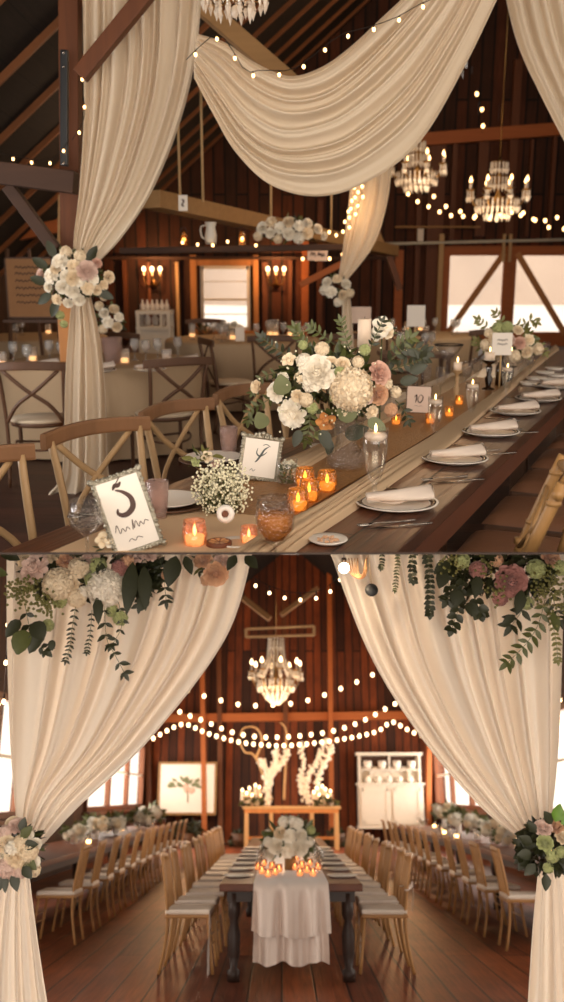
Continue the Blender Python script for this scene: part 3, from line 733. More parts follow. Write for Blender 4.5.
bouquet(1, 'floral_cluster', 'small white flower bunch tying the narrow curtain behind the swag', 'flowers', 8.93, (337, 288), (16, 14), [
    (327, 282, 5, 'rose', W), (337, 279, 5, 'peony', C_), (346, 284, 5, 'rose', W), (331, 292, 6, 'peony', W), (343, 295, 5, 'rose', C_), (324, 290, 4, 'mini', W), (350, 293, 4, 'mini', C_), (338, 302, 4, 'mini', W)], leaves=40, leafpx=8, seed=9)
# hanging ropes, tags
for x, y0, y1, Yr, l in ((180, 100, 196, 8.7, 'pale rope hanging to the beam beside the left curtain'), (203, 98, 202, 8.8, 'pale rope hanging to the beam left of the middle swag'), (271, 182, 216, 9.3, 'pale rope hanging onto the white beam flowers'), (331, 195, 232, 10, 'short pale rope under the middle swag')):
    a = at(1, x, y1, Y=Yr); b = at(1, x, y0-60, Y=Yr); b.x = a.x
    b.z = min(b.z, roofz(b.x))
    tag(MB().tube([(0, 0, 0), (0, 0, (b-a).z)], .012, 6).build('hanging_rope', 'palewood', loc=a), l, 'rope')
def tagboard(name, label, cat, cx, cy, w, h, Y, mat='paper', rot=0, mark=None, frame=None, th=.012, rz=0, tilt=0, group=None, ink='ink'):
    c = at(1, cx, cy, Y=Y); k = mpp(1, cx, cy, Y); t = thing(name, label, cat, c, rz, group)
    R = Matrix.Rotation(rot, 4, 'Y') @ Matrix.Rotation(tilt, 4, 'X')
    MB().box((0, 0, 0), (w*k, th, h*k), R).build('board', mat, t)
    if frame:
        mb = MB()
        for s in (-1, 1):
            mb.add(*boxv((s*w*k/2, 0, 0), (1.6*k, th*1.6, h*k+1.6*k), R), 0, False); mb.add(*boxv((0, 0, s*h*k/2), (w*k+1.6*k, th*1.6, 1.6*k), R), 0, False)
        mb.build('frame', frame, t)
    if mark:
        mb = MB()
        for ln in mark: ribbon(mb, [(x*k, y*k) for x, y in ln[1]], ln[0]*k, -th/2-.003, R)
        mb.build('lettering', ink, t)
    return t
def boxv(c, d, R):
    x, y, z = d[0]/2, d[1]/2, d[2]/2
    vs = [R @ (V(c)+V((a, b, e))) for a in (-x, x) for b in (-y, y) for e in (-z, z)]
    return vs, [(0, 1, 3, 2), (4, 6, 7, 5), (0, 4, 5, 1), (2, 3, 7, 6), (0, 2, 6, 4), (1, 5, 7, 3)]
def ribbon(mb, pts, w, y, R=Matrix(), prof=None, th=.0015):   # calligraphy stroke: pts in the XZ plane, broad-nib width
    P = catmull([(a, 0, b) for a, b in pts], max(8, len(pts)*6)); n = len(P)
    up, dn = [], []
    for i, p in enumerate(P):
        t = (P[min(i+1, n-1)]-P[max(i-1, 0)]).normalized(); nb = V((t.z, 0, -t.x))
        ww = w*(prof(i/(n-1)) if prof else 1)
        up.append(R @ V((p.x+nb.x*ww/2, y, p.z+nb.z*ww/2))); dn.append(R @ V((p.x-nb.x*ww/2, y, p.z-nb.z*ww/2)))
    b = len(mb.v); mb.add(up+dn, [(i, i+1, n+i+1, n+i) for i in range(n-1)], 0, False)
wav = lambda x0, x1, y, a, n: [(x0+(x1-x0)*i/(n*2), y+a*(1 if i % 2 else -1)*(1+.4*sin(i*2.1))) for i in range(n*2+1)]
tagboard('paper_tag', 'small white tag hanging on the pale beam at the end of a rope', 'tag', 183, 203, 9, 15, 8.4, 'paper', mark=[(1.5, [(-1, 3), (1, 2), (-1, -2), (1, -3)])])
tagboard('small_sign', 'small cream sign hanging under the beam flowers', 'sign', 317.5, 254.5, 20, 12, 9.6, 'paperpink', rot=.05, mark=[(1, wav(-7, -2, 0, 1.5, 2)), (1, wav(0, 7, 0, 1.5, 3))])
tagboard('paper_tag', 'small white tag on the dark wall left of the barn doors', 'tag', 420.5, 235, 6, 12, 19.7, 'paper')
# poster board
t = tagboard('poster_board', 'tan poster board with lines of writing behind the left post', 'poster', 30, 288, 46, 58, 9.7, 'kraft', frame='chairdark', mark=[(1.0, wav(-14, 14, y, .8, 7)) for y in (20, 14, 7, 0, -7, -14)])
c = at(1, 30, 288, Y=9.7); mb = MB()
for s in (-1, 1): mb.beam((s*.22, .03, .4), (s*.3, .1, -c.z), .03, .03)
mb.beam((0, .05, .4), (0, .5, -c.z), .03, .03); mb.beam((-.3, -.02, -.34), (.3, -.02, -.34), .04, .03); mb.build('easel', 'chairdark', t)
# chandeliers
chandelier('crystal_chandelier', 'crystal chandelier cut off by the top edge of the picture', at(1, 234, -62, Y=5.0), .22, .36, 6, group=None, rod=2.2, strands=20, bulbR=.008)
chandelier('crystal_chandelier', 'lit crystal chandelier half hidden behind the middle swag', at(1, 418, 138, Y=11.5), .34, .62, 8, rod=3, bulbR=.02, strands=28)
chandelier('crystal_chandelier', 'lit crystal chandelier hanging freely above the barn doors', at(1, 500, 158, Y=11.0), .34, .72, 8, rod=3, bulbR=.02, strands=28)
# strings of lights
def sl(label, pts, Y, n, r=.02, **kw): return string_lights('string_lights', label, pxs(1, pts, Y), n, r, **kw)
sl('string of bulbs along the dark tie beam at the left edge', [(-15, 150), (20, 157), (50, 160), (69, 140)], 6.25, 5, .009)
sl('string of bulbs from the post across the left curtain', [(81, 62), (83, 90), (84, 118), (72, 140)], 6.0, 3, .009)
sl('string of bulbs crossing the top of the middle swag', [(186, 60), (212, 36), (226, 40), (245, 70), (262, 70), (290, 70), (310, 58), (340, 35), (365, 28), (395, 18), (420, 4), (436, -2)], 5.2, 11, .009)
sl('string of warm bulbs swagged behind the two chandeliers', [(404, 188), (414, 198), (430, 206), (450, 214), (476, 215), (500, 214), (520, 210), (540, 220), (575, 210)], 15, 15, .026)
sl('string of warm bulbs over the barn doors', [(428, 190), (450, 208), (466, 211), (480, 218), (512, 214), (530, 216), (548, 226), (572, 228)], 16, 10, .028)
sl('string of bulbs hanging down the back gable', [(474, 85), (482, 108), (483, 125), (482, 133)], 17, 3, .03)
sl('bundle of fairy bulbs climbing beside the narrow curtain', [(366, 184), (353, 186), (364, 194), (350, 196), (358, 204), (346, 208), (356, 212), (344, 218), (350, 224), (342, 230), (336, 233), (326, 228)], 8.85, 16, .013)
sl('string of bulbs low along the beam behind the middle', [(296, 258), (310, 257), (326, 258), (345, 252), (360, 242)], 13, 5, .02)
sl('string of bulbs along the dark log beam', [(175, 238), (186, 241), (215, 243), (242, 236), (262, 248)], 9.2, 6, .013)
# wall sconces
def sconce(label, cx, cy):
    c = at(1, cx, cy, Y=YW-.15); t = thing('wall_sconce', label, 'wall light', c, 0); k = mpp(1, cx, cy, YW)
    mb = MB(); mb.ball((0, .08, -12*k), 3*k, 0, 8, 6, (1, .5, 1.6))
    for s in (-1, 0, 1): mb.tube(catmull([(0, .05, -12*k), (s*5*k, -.05, -14*k), (s*8*k, -.08, -8*k), (s*8*k, -.08, -4*k)], 8), .8*k, 6)
    mb.build('bracket', 'brass', t)
    for s in (-1, 0, 1):
        MB().lathe([(0, -4*k), (1.3*k, -4*k), (1.3*k, 0), (0, 0)], 8, (s*8*k, -.08, 0)).build('candle', 'wax', t)
        MB().ball((s*8*k, -.08, 2*k), 1.9*k, 0, 8, 6, (1, 1, 1.3)).build('bulb', 'bulb2', t)
    return t
sconce('three-candle wall light left of the far window', 152.5, 271); sconce('three-candle wall light right of the far window', 276, 271)
# things on the log beam
c = at(1, 211, 244, Y=9.3)
t = thing('enamel_jug', 'pale jug standing on the dark log beam', 'jug', c+V((0, 0, 0)))
k = mpp(1, 211, 240, 9.3)
MB().lathe([(0, 0), (5.5*k, 0), (6*k, 8*k), (4.5*k, 16*k), (6*k, 21*k), (5.2*k, 21*k), (3.8*k, 16*k), (0, 15*k)], 16).build('body', 'whitepaint', t)
MB().tube(catmull([(-5*k, 0, 18*k), (-10*k, 0, 16*k), (-9*k, 0, 7*k), (-5.5*k, 0, 5*k)], 8), .8*k, 6).build('handle', 'whitepaint', t)
for x, l in ((184, 'left of the jug'), (242, 'right of the jug')):
    c = at(1, x, 245, Y=9.3); t = thing('lantern', 'little glowing lantern on the dark log beam, '+l, 'lantern', c)
    MB().lathe([(0, 0), (.035, 0), (.035, .01), (.03, .1), (.01, .13), (0, .13)], 12).build('glass', 'glassgold', t); MB().ball((0, 0, .05), .02, 0, 8, 6).build('flame', 'bulb', t)
    MB().tube([(.03*cos(a), 0, .12+.05*sin(a)) for a in [pi*i/8 for i in range(9)]], .003, 5).build('handle', 'black', t)
# ------------------------------------------------------------------ the long table
TH = .76; ANG = radians(24.2)
UX, UY = sin(ANG), cos(ANG)
P0 = V((-1.185*cos(ANG), 1.185*sin(ANG), 0))
def T(a, s, z=TH): return P0+V((a*cos(ANG)+s*UX, -a*sin(ANG)+s*UY, z))
def on(x, y, z=TH): return at(1, x, y, Z=z)
def AS(p): q = p-P0; return q.x*cos(ANG)-q.y*sin(ANG), q.x*UX+q.y*UY
tb = thing('long_dining_table', 'long rough wooden dining table running away to the right', 'table', P0, -ANG)
S0, S1 = 1.2, 9.6
MB().box((0, (S0+S1)/2, TH-.025), (1.0, S1-S0, .05), bev=.006).build('tabletop', 'tabletop', tb)
for s in (-1, 1): MB().box((s*.47, (S0+S1)/2, TH-.1), (.03, S1-S0-.1, .1)).build('apron', 'tablewood', tb)
for s in (1.6, 3.5, 5.5, 7.5, 9.3):
    for a in (-.3, .3): MB().box((a, s, .35), (.09, .09, .7), bev=.008).build('leg', 'chairdark', tb)
# runners of gauze
def runner(name, label, line, w, seed, h=.03, pl=4):
    """line: centre points (x, y, halfwidth factor) in table coordinates"""
    o = None; rnd = random.Random(seed); cs = catmull([(a, s, q) for a, s, q in line], 90)
    P = []
    nu = 34
    for i in range(nu):
        u = i/(nu-1)*2-1; row = []
        for j, c in enumerate(cs):
            ww = w*c.z; f = .5+.5*sin(pi*pl*u+j*.05+seed)*cos(j*.03)
            f2 = .5+.5*sin(pi*pl*2.3*u-j*.04)
            env = max(0, 1-u*u)
            z = TH+.002+h*(env**.5)*(.12+.62*f+.26*f2)
            x = c.x+u*ww/2+.01*sin(j*.11+u*2)
            p = T(x, c.y, z); row.append(p)
        P.append(row)
    c0 = T(line[0][0], line[0][1]); mb = MB(); mb.grid([[p-c0 for p in r] for r in P])
    return tag(mb.build(name, 'gauze', loc=c0), label, 'table runner')
def rl(pts): return [(*AS(on(x, y)), q) for x, y, q in pts]
runner('gauze_runner', 'bunched beige gauze runner twisting down the middle of the long table', rl([(215, 600, 1), (262, 560, 1), (300, 535, 1), (332, 515, 1), (372, 488, .9), (410, 462, .8), (440, 443, .8), (466, 422, .7), (500, 396, .65), (531, 370, .6), (556, 350, .6)]), .125, 1, .06, 7)
runner('gauze_runner', 'second beige gauze strand passing under the big centrepiece', rl([(272, 478, 1.1), (310, 459, 1), (345, 440, 1), (385, 418, 1), (420, 400, 1), (450, 384, 1), (480, 366, 1), (505, 350, 1)]), .12, 4, .035, 6)
mb = MB(); L = [AS(on(290, 520)), AS(on(520, 366))]                 # gold sequin mesh under the glassware
o = MB().box((0, 0, .0025), (.36, 4.6, .004)).build('sequin_runner', pbr('sequin', rgb(164, 116, 66), .5, .25, var=.6, scale=120, bump=1.0), loc=T(-.08, 4.4), rot=(0, 0, -ANG))
tag(o, 'flat gold sequined runner beneath the votives on the long table', 'table runner')
o = MB().box((0, 0, .007), (.5, .9, .004)).build('placemat', 'gauze', loc=T(-.1, 2.0), rot=(0, 0, -ANG)); tag(o, 'peach linen mat under the numeral five frame', 'placemat')
# ------------------------------------------------------------------ tableware makers
def mk_plate():
    t = thing('dinner_plate', 'x', 'plate')
    MB().lathe([(0, .002), (.085, .002), (.09, .006), (.135, .018), (.138, .022), (.132, .022), (.088, .012), (0, .010)], 36).build('plate', 'china', t)
    mb = MB()
    mb.lathe([(.112, .0172), (.130, .0222), (.130, .0228), (.112, .0178)], 36, closed=True); mb.build('patterned_rim', 'chinadark', t)
    return t
def mk_plate2():
    t = thing('dinner_plate', 'x', 'plate')
    MB().lathe([(0, .002), (.1, .002), (.14, .018), (.143, .023), (.137, .023), (.1, .014), (0, .012)], 36).build('charger', 'chairdark', t)
    MB().lathe([(0, .016), (.07, .016), (.112, .03), (.115, .034), (.11, .034), (.07, .024), (0, .022)], 36).build('plate', 'china', t)
    return t
def mk_napkin():
    t = thing('rolled_napkin', 'x', 'napkin')
    mb = MB(); P = []
    for i in range(26):
        th = i/25*2*pi; row = []
        for j in range(16):
            x = -.10+.19*j/15; k = .013+.013*(j/15)
            r = 1+.12*sin(th*3+j*.3)
            row.append((x, k*1.7*r*cos(th), .004+k*.8+k*.8*r*sin(th)))
        P.append(row)
    mb.grid(P); mb.build('napkin_body', 'napkin', t)
    mb = MB(); sp_ = [(.091, (.003+.0022*i/3)*cos(i*.5)*1.6, .03+(.003+.0022*i/3)*sin(i*.5)) for i in range(28)]
    mb.tube(sp_, .0022, 5); mb.lathe([(0, 0), (.042, 0)], 20, mtx=Matrix.Translation((.089, 0, .028)) @ Matrix.Rotation(pi/2, 4, 'Y') @ Matrix.Diagonal((.6, 1, 1, 1)))
    mb.build('rolled_end', 'napkin', t)
    MB().grid([[(-.1+.18*i/8, (j-2)*.021*(1+.3*sin(i)), .006+.006*sin(i*1.3+j)) for j in range(5)] for i in range(9)]).build('flap', 'napkin', t)
    return t
def mk_fork():
    mb = MB(); mb.tube([(0, -.1, .004), (0, -.04, .004), (0, .03, .008), (0, .05, .006)], [.007, .005, .0035, .005], 6, flat=.4, up=(0, 0, 1))
    for x in (-.008, -.0027, .0027, .008): mb.tube([(x*.6, .05, .006), (x, .062, .004), (x, .095, .006)], .0018, 5)
    return tag(mb.build('fork', 'silver'), 'x', 'cutlery')
def mk_knife():
    mb = MB(); mb.tube([(0, -.11, .004), (0, -.02, .005), (0, 0, .004)], [.006, .005, .004], 6, flat=.5, up=(0, 0, 1))
    mb.add([(-.006, 0, .003), (.006, 0, .003), (.009, .06, .003), (0, .12, .003), (-.006, .06, .003), (0, .06, .006)], [(0, 1, 5), (1, 2, 5), (2, 3, 5), (3, 4, 5), (4, 0, 5), (0, 4, 3, 2, 1)], 0, False)
    return tag(mb.build('knife', 'silver'), 'x', 'cutlery')
def mk_goblet(h=.17, r=.036, mat='glasscut', drink=None, name='wine_glass', stem=.42):
    t = thing(name, 'x', 'glass'); z0 = h*stem
    MB().lathe([(r*.9, 0), (r*.85, .003), (r*.15, .008), (.004, z0*.5), (.004, z0*.95), (r*.5, z0+.012), (r*.95, z0+(h-z0)*.35), (r, z0+(h-z0)*.6), (r*.9, h), (r*.86, h), (r*.95, z0+(h-z0)*.6), (r*.9, z0+(h-z0)*.35), (0, z0+.014)], 22).build('glass', mat, t)
    if drink:
        MB().lathe([(0, z0+.016), (r*.45, z0+.018), (r*.86, z0+(h-z0)*.35), (r*.9, z0+(h-z0)*.66), (0, z0+(h-z0)*.66)], 20).build('drink', drink, t)
    return t
def mk_tumbler(h=.12, r=.036, mat='glasspink', name='tumbler', r0=.75):
    t = thing(name, 'x', 'glass')
    MB().lathe([(r*r0*.9, 0), (r*r0, .004), (r*.92, h*.6), (r, h), (r*.93, h), (r*.85, h*.6), (r*r0*.85, .012), (0, .012)], 24).build('glass', mat, t)
    return t
def mk_votive(mat='glassgold', h=.06, r=.028):
    t = thing('votive_candle', 'x', 'candle')
    MB().lathe([(r*.7, 0), (r*.8, .003), (r, h*.45), (r*.86, h), (r*.78, h), (r*.9, h*.45), (r*.7, .006), (0, .006)], 18).build('cup', mat, t)
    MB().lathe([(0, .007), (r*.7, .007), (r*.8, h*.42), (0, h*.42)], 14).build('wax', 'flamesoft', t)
    MB().lathe([(0, h*.42), (.004, h*.5), (.005, h*.62), (.002, h*.8), (0, h*.9)], 8).build('flame', 'flame', t)
    return t
def mk_pilsner():
    t = thing('floating_candle_glass', 'x', 'candle')
    MB().lathe([(.032, 0), (.03, .004), (.007, .012), (.007, .045), (.018, .06), (.03, .1), (.034, .15), (.035, .2), (.033, .2), (.032, .15), (.027, .1), (.012, .062), (0, .06)], 22).build('glass', 'glass', t)
    MB().lathe([(0, .064), (.012, .066), (.026, .1), (.031, .17), (0, .17)], 20).build('water', 'water', t)
    MB().lathe([(0, .165), (.022, .166), (.031, .178), (.029, .186), (0, .188)], 18).build('floating_candle', 'wax', t)
    MB().lathe([(0, .188), (.004, .194), (.003, .206), (0, .214)], 8).build('flame', 'flame', t)
    return t
plate, plate2, napkin, fork, knife = mk_plate(), mk_plate2(), mk_napkin(), mk_fork(), mk_knife()
ordw = ['nearest', 'second', 'third', 'fourth', 'fifth', 'sixth', 'seventh', 'eighth']
pp = [(396, 507), (454, 462), (490, 435), (515, 414), (538, 401), (556, 388)]
for i, (x, y) in enumerate(pp):
    p = on(x, y); w = ordw[i]
    place(plate, USED, p, .3*i, 'white plate with dark patterned rim, %s place on the right side of the long table' % w, 'plates along the right of the long table')
    place(napkin, USED, p+V((.012, -.01, .022)), .05 if i else .02, 'rolled cream napkin on the %s right-hand plate of the long table' % w, 'napkins on the right-hand plates', sc=1.12)
    a, s = AS(p)
    if i < 4:
        q = T(a-.0, s-.2); place(fork, USED, on(x-10, y+17), pi*.62, 'silver fork in front of the %s right-hand plate' % w, 'cutlery by the right-hand plates')
        place(knife, USED, on(x+3, y+20), pi*.60, 'silver knife in front of the %s right-hand plate' % w, 'cutlery by the right-hand plates')
        place(fork, USED, on(x+12, y-15), -2.2, 'gold-lit fork lying behind the %s right-hand plate' % w, 'cutlery by the right-hand plates')
def tiny_plate(): 
    t = thing('saucer', 'x', 'plate')
    MB().lathe([(0, .002), (.045, .002), (.066, .014), (.064, .018), (.045, .009), (0, .008)], 26).build('dish', 'china', t)
    return t
sc_ = tiny_plate()
place(sc_, USED, on(328, 543), 0, 'small round saucer at the near end of the gauze runner', None, .85)
sg = MB(); random.seed(2)
for k in range(40):
    r_ = .03*sqrt(random.random()); a_ = random.random()*6.28; sg.ball((r_*cos(a_), r_*sin(a_), .012), .004, 0, 5, 3)
tag(sg.build('sugar_petals', 'p_peach', loc=on(328, 543)), 'peach flecks heaped in the small saucer', 'petals')['kind'] = 'stuff'
place(sc_, USED, on(236, 546), 0, 'white glass saucer beside the orange slice', None, .8)
place(sc_, USED, on(323, 449), 0, 'pale saucer left of the glass vase', None, .9)
# left-hand settings
for i, (x, y) in enumerate(((168, 508), (214, 464))):
    p = on(x, y); w = ('near', 'further')[i]
    place(plate2, USED, p, 0, 'white plate on a dark charger at the %s left place of the long table' % w, 'plates along the left of the long table')
    place(fork, USED, on(x+26, y-14), 2.0, 'silver fork over the rim of the %s left-hand plate' % w, 'cutlery by the left-hand plates')
    place(knife, USED, on(x+30, y-8), 2.0, 'silver knife beside the %s left-hand plate' % w, 'cutlery by the left-hand plates')
place(fork, USED, on(98, 516), 1.9, 'dark fork half hidden behind the numeral five frame', 'cutlery by the left-hand plates')
place(knife, USED, on(104, 513), 1.9, 'knife behind the numeral five frame', 'cutlery by the left-hand plates')
# glasses: foreground
gob = mk_goblet(.17, .046, 'glasscut', None, 'water_goblet'); place(gob, USED, on(88, 562), 0, 'clear goblet at the lower left corner of the upper scene')
gb2 = mk_goblet(.185, .052, 'glasscut', 'beer', 'beer_goblet', .3); place(gb2, USED, on(275, 566), 0, 'cut goblet of amber drink beside the white baby breath posy')
tm = mk_tumbler(.125, .037); 
place(tm, USED, on(158, 520), 0, 'pink textured tumbler behind the numeral five frame')
place(tm, USED, on(229, 458), 0, 'pink textured tumbler behind the silver frame', sc=1.05)
pil = mk_pilsner(); place(pil, USED, on(374, 499), 0, 'tall glass with a floating candle in front of the vase', sc=1.22)
place(pil, USED, on(434, 440), 0, 'tall glass between the numeral ten card and the second plate')
place(pil, USED, on(471, 428-8), 0, 'tall glass with a lit candle, well right of the numeral ten card')
place(pil, USED, on(506, 398), 0, 'tall candle glass further along the long table')
# votives
vo = mk_votive('glassgold')
for x, y, l in ((305, 489, 'at the left of the near gold cluster'), (309, 502, 'at the centre of the near gold cluster'), (327, 492, 'at the right of the near gold cluster'), (298, 512, 'lowest of the near gold cluster')):
    place(vo, USED, on(x, y), random.random(), 'gold mercury glass votive '+l, 'gold votives', sc=1.3)
for x, y, l in ((418, 413, 'just right of the numeral ten card'), (449, 417, 'between the tall glasses'), (396, 425, 'under the centrepiece'), (459, 405, 'behind the tall glass'), (430, 424, 'in front of the numeral ten card')):
    place(vo, USED, on(x, y), 0, 'small lit votive '+l, 'far votives', sc=.95)
vr = mk_votive('glassrose', .075, .034); place(vr, USED, on(195, 547), 0, 'peach glass votive glowing beside the numeral five frame', sc=1.05)
place(vr, USED, on(249, 545), 0, 'clear pink votive next to the white posy', sc=.75)
# picture frames with table numbers
def ornate(label, c, w, h, rz, lean, roll, fr, paper, ink, strokes, lace=True, bw=.018, prof=None, sc_t=1.25, dz_t=0):
    t = thing('table_number_frame', label, 'picture frame', c, rz)
    R = Matrix.Translation((0, 0, .004)) @ Matrix.Rotation(lean, 4, 'X') @ Matrix.Rotation(roll, 4, 'Y') @ Matrix.Translation((0, 0, h/2))
    mb = MB()
    n = 26
    def edge(p, q, m):
        out = []
        for i in range(m+1):
            t_ = i/m; out.append((p[0]+(q[0]-p[0])*t_, 0, p[1]+(q[1]-p[1])*t_))
        return out
    x, z = w/2-bw/2, h/2-bw/2
    for (p, q) in (((-x, -z), (x, -z)), ((x, -z), (x, z)), ((x, z), (-x, z)), ((-x, z), (-x, -z))):
        pts = edge(p, q, 14); mb.tube([R @ V(a) for a in pts], bw*.36, 8, cap=True)
        for k, a in enumerate(pts): mb.ball(R @ V((a[0]*1.05, -.004, a[2]*1.035)), bw*(.30 if k % 2 else .38), 0, 7, 5)
    for sx in (-1, 1):
        for sz in (-1, 1):
            mb.ball(R @ V((sx*x*1.07, -.005, sz*z*1.05)), bw*.55, 0, 8, 6)
    if lace:
        for k in range(5): mb.ball(R @ V(((k-2)*.013, -.004, z+bw*(.75-.14*abs(k-2)))), bw*(.5-.07*abs(k-2)), 0, 8, 6)
    mb.build('frame', fr, t)
    mb = MB(); mb.add(*boxv((0, 0, 0), (w-bw*1.1, .006, h-bw*1.1), R), 0, False); mb.build('card', paper, t)
    mb = MB()
    for (ww, pts, tp) in strokes: ribbon(mb, [(a*sc_t, b*sc_t+dz_t) for a, b in pts], ww*sc_t, -.0045, R, prof=(lambda u: .25+.75*sin(pi*min(1, max(0, u)))) if tp else None)
    mb.build('lettering', ink, t)
    mb = MB(); mb.beam((0, h*.5*.29+.014, h*.5), (0, h*.5, .002), .03, .004); mb.build('easel_back', fr, t)
    return t
S5 = [(.0085, [(-.012, .052), (-.006, .058), (.000, .057), (.006, .062)], True), (.002, [(-.012, .051), (-.002, .062), (.006, .070)], False),
      (.0105, [(-.008, .050), (.004, .043), (.014, .030), (.014, .014), (.004, .004), (-.008, .002), (-.016, .008), (-.014, .016)], True),
      (.0013, [(-.032, -.024), (-.026, -.012), (-.024, -.028), (-.018, -.020), (-.014, -.027), (-.009, -.02), (-.005, -.026)], False),
      (.0013, [(0, -.028), (.004, -.010), (.003, -.026), (.009, -.014), (.012, -.026), (.017, -.018), (.021, -.025), (.026, -.018), (.032, -.022)], False),
      (.0013, [(-.014, -.047), (-.008, -.043), (-.002, -.048), (.004, -.043), (.012, -.047)], False)]
ornate('pewter-framed card with the numeral 5 and script names, near left', on(141, 553), .145, .225, radians(8), radians(-16), radians(-17), 'pewter', 'paper', 'ink', S5, False, sc_t=1.5, dz_t=-.006)
S4 = [(.0045, [(-.010, .028), (-.012, .014), (-.004, .006), (.008, .010), (.018, .020)], True), (.006, [(.022, .036), (.010, .026), (.002, .010), (-.008, -.008), (-.014, -.014)], True), (.002, [(.004, .038), (.014, .042), (.026, .036)], False),
      (.0012, [(-.026, -.04), (-.02, -.034), (-.016, -.041), (-.010, -.035)], False)]
ornate('silver-framed card with a grey script numeral, behind the white posy', on(257, 482), .155, .17, radians(-4), radians(-14), radians(7), 'pewter', 'paper', 'inkgrey', S4, True, .02)
S10 = [(.006, [(-.020, .008), (-.012, .020), (-.010, .010), (-.013, -.008), (-.016, -.014)], True), (.0055, [(.004, .018), (-.004, .004), (-.002, -.010), (.008, -.012), (.016, .0), (.018, .012), (.010, .020), (.004, .018)], True),
       (.001, [(-.02, -.03), (-.01, -.027), (0, -.031), (.01, -.027), (.02, -.03)], False)]
p = on(418, 414)
ornate('dark-edged card with the numeral 10, beside the big centrepiece', p, .14, .15, radians(4), radians(-10), radians(3), 'chairdark', 'paperpink', 'ink', S10, False, .008)
# baby's breath posy
def babys(label, c, cx, cy, rx, ry, n, Yc):
    root = thing('babys_breath_posy', label, 'flowers', c)
    C = at(1, cx, cy, Y=Yc); k = mpp(1, cx, cy, Yc); mb = MB(); sm = MB(); rnd = random.Random(5)
    for i in range(n):
        d = V((rnd.gauss(0, 1), rnd.gauss(0, 1)*.8, rnd.gauss(0, 1))).normalized()*rnd.uniform(.35, 1)
        p = C+V((d.x*rx*k, d.y*ry*k, d.z*ry*k))-c
        mb.ball(p, rnd.uniform(.0028, .005), 0, 5, 3)
        if i % 3 == 0:
            b = V((d.x*.4*rx*k, 0, -ry*k*.9))+C-c; sm.tube([b, b.lerp(p, .5)+V((0, 0, .008)), p], .0006, 3, cap=False)
    o = mb.build('blossom', 'babys', root); o['kind'] = 'stuff'
    sm.build('stem', 'stem', root); return root
babys('loose white baby breath posy in front of the silver frame', on(222, 534), 222, 488, 32, 31, 950, 2.75)
babys('few sprigs of white baby breath in a glass jar by the silver frame', on(288, 478), 287, 466, 11, 7, 160, 3.3)
jar = mk_tumbler(.10, .038, 'glass', 'glass_jar', .95); place(jar, USED, on(287, 486), 0, 'small clear jar of greenery right of the silver frame')
jr = MB(); random.seed(4)
for k in range(60): jr.leaf((random.uniform(-.022, .022), random.uniform(-.02, .02), random.uniform(.01, .07)), (random.gauss(0, 1), random.gauss(0, 1), 1), .022, .01, 0)
jr.build('greenery', 'leaf', jar)
# seed pod flower and orange slice
c = at(1, 226, 514, Y=2.52); t = thing('dried_flower', 'round cream dried flower with a brown eye on the posy', 'flower', c)
Rr = Matrix.Rotation(radians(75), 4, 'X') @ Matrix.Rotation(radians(-12), 4, 'Y')
mb = MB(); mb.lathe([(0, -.012), (.016, -.010), (.026, .0), (.027, .006), (.02, .012), (.011, .010), (.009, .004), (0, .003)], 22, mtx=Rr); mb.build('petal_ring', 'china', t)
mb = MB(); mb.lathe([(0, .006), (.009, .006), (.010, .011), (.006, .0125), (0, .010)], 16, mtx=Rr); mb.build('eye', 'brown', t)
t = thing('orange_slice', 'dried orange slice lying on the table below the posy', 'fruit', on(219, 548)+V((0, 0, .0)))
MB().lathe([(0, .004), (.031, .004), (.036, .008), (.036, .020), (.031, .022), (.0295, .019), (0, .018)], 26).build('rind', 'brown', t)
mb = MB()
for k in range(9):
    a = 2*pi*k/9; mb.add([(.004*cos(a+.35), .004*sin(a+.35), .0185), (.028*cos(a+.07), .028*sin(a+.07), .0195), (.029*cos(a+.35), .029*sin(a+.35), .0215), (.028*cos(a+.62), .028*sin(a+.62), .0195)], [(0, 1, 2, 3)], 0, False)
mb.build('segment', 'p_orange', t)
# green bud / lily leaves beyond left plates
bouquet(1, 'lily_buds', 'pale green lily buds lying by the further left-hand plate', 'flowers', 3.35, (204, 459), (16, 7), [(196, 462, 5, 'lily', 'lime'), (207, 457, 6, 'lily', C_), (215, 463, 5, 'bud', K)], leaves=16, leafpx=14, mats=('leafolive', 'leaf', 'stem'), seed=12, base=.78, low=-.3)
bouquet(1, 'fallen_flower', 'white flower at the foot of the numeral five frame', 'flowers', 2.38, (108, 548), (10, 10), [(105, 545, 9, 'lily', C_), (112, 552, 8, 'lily', W)], leaves=5, leafpx=12, seed=2, base=.765)
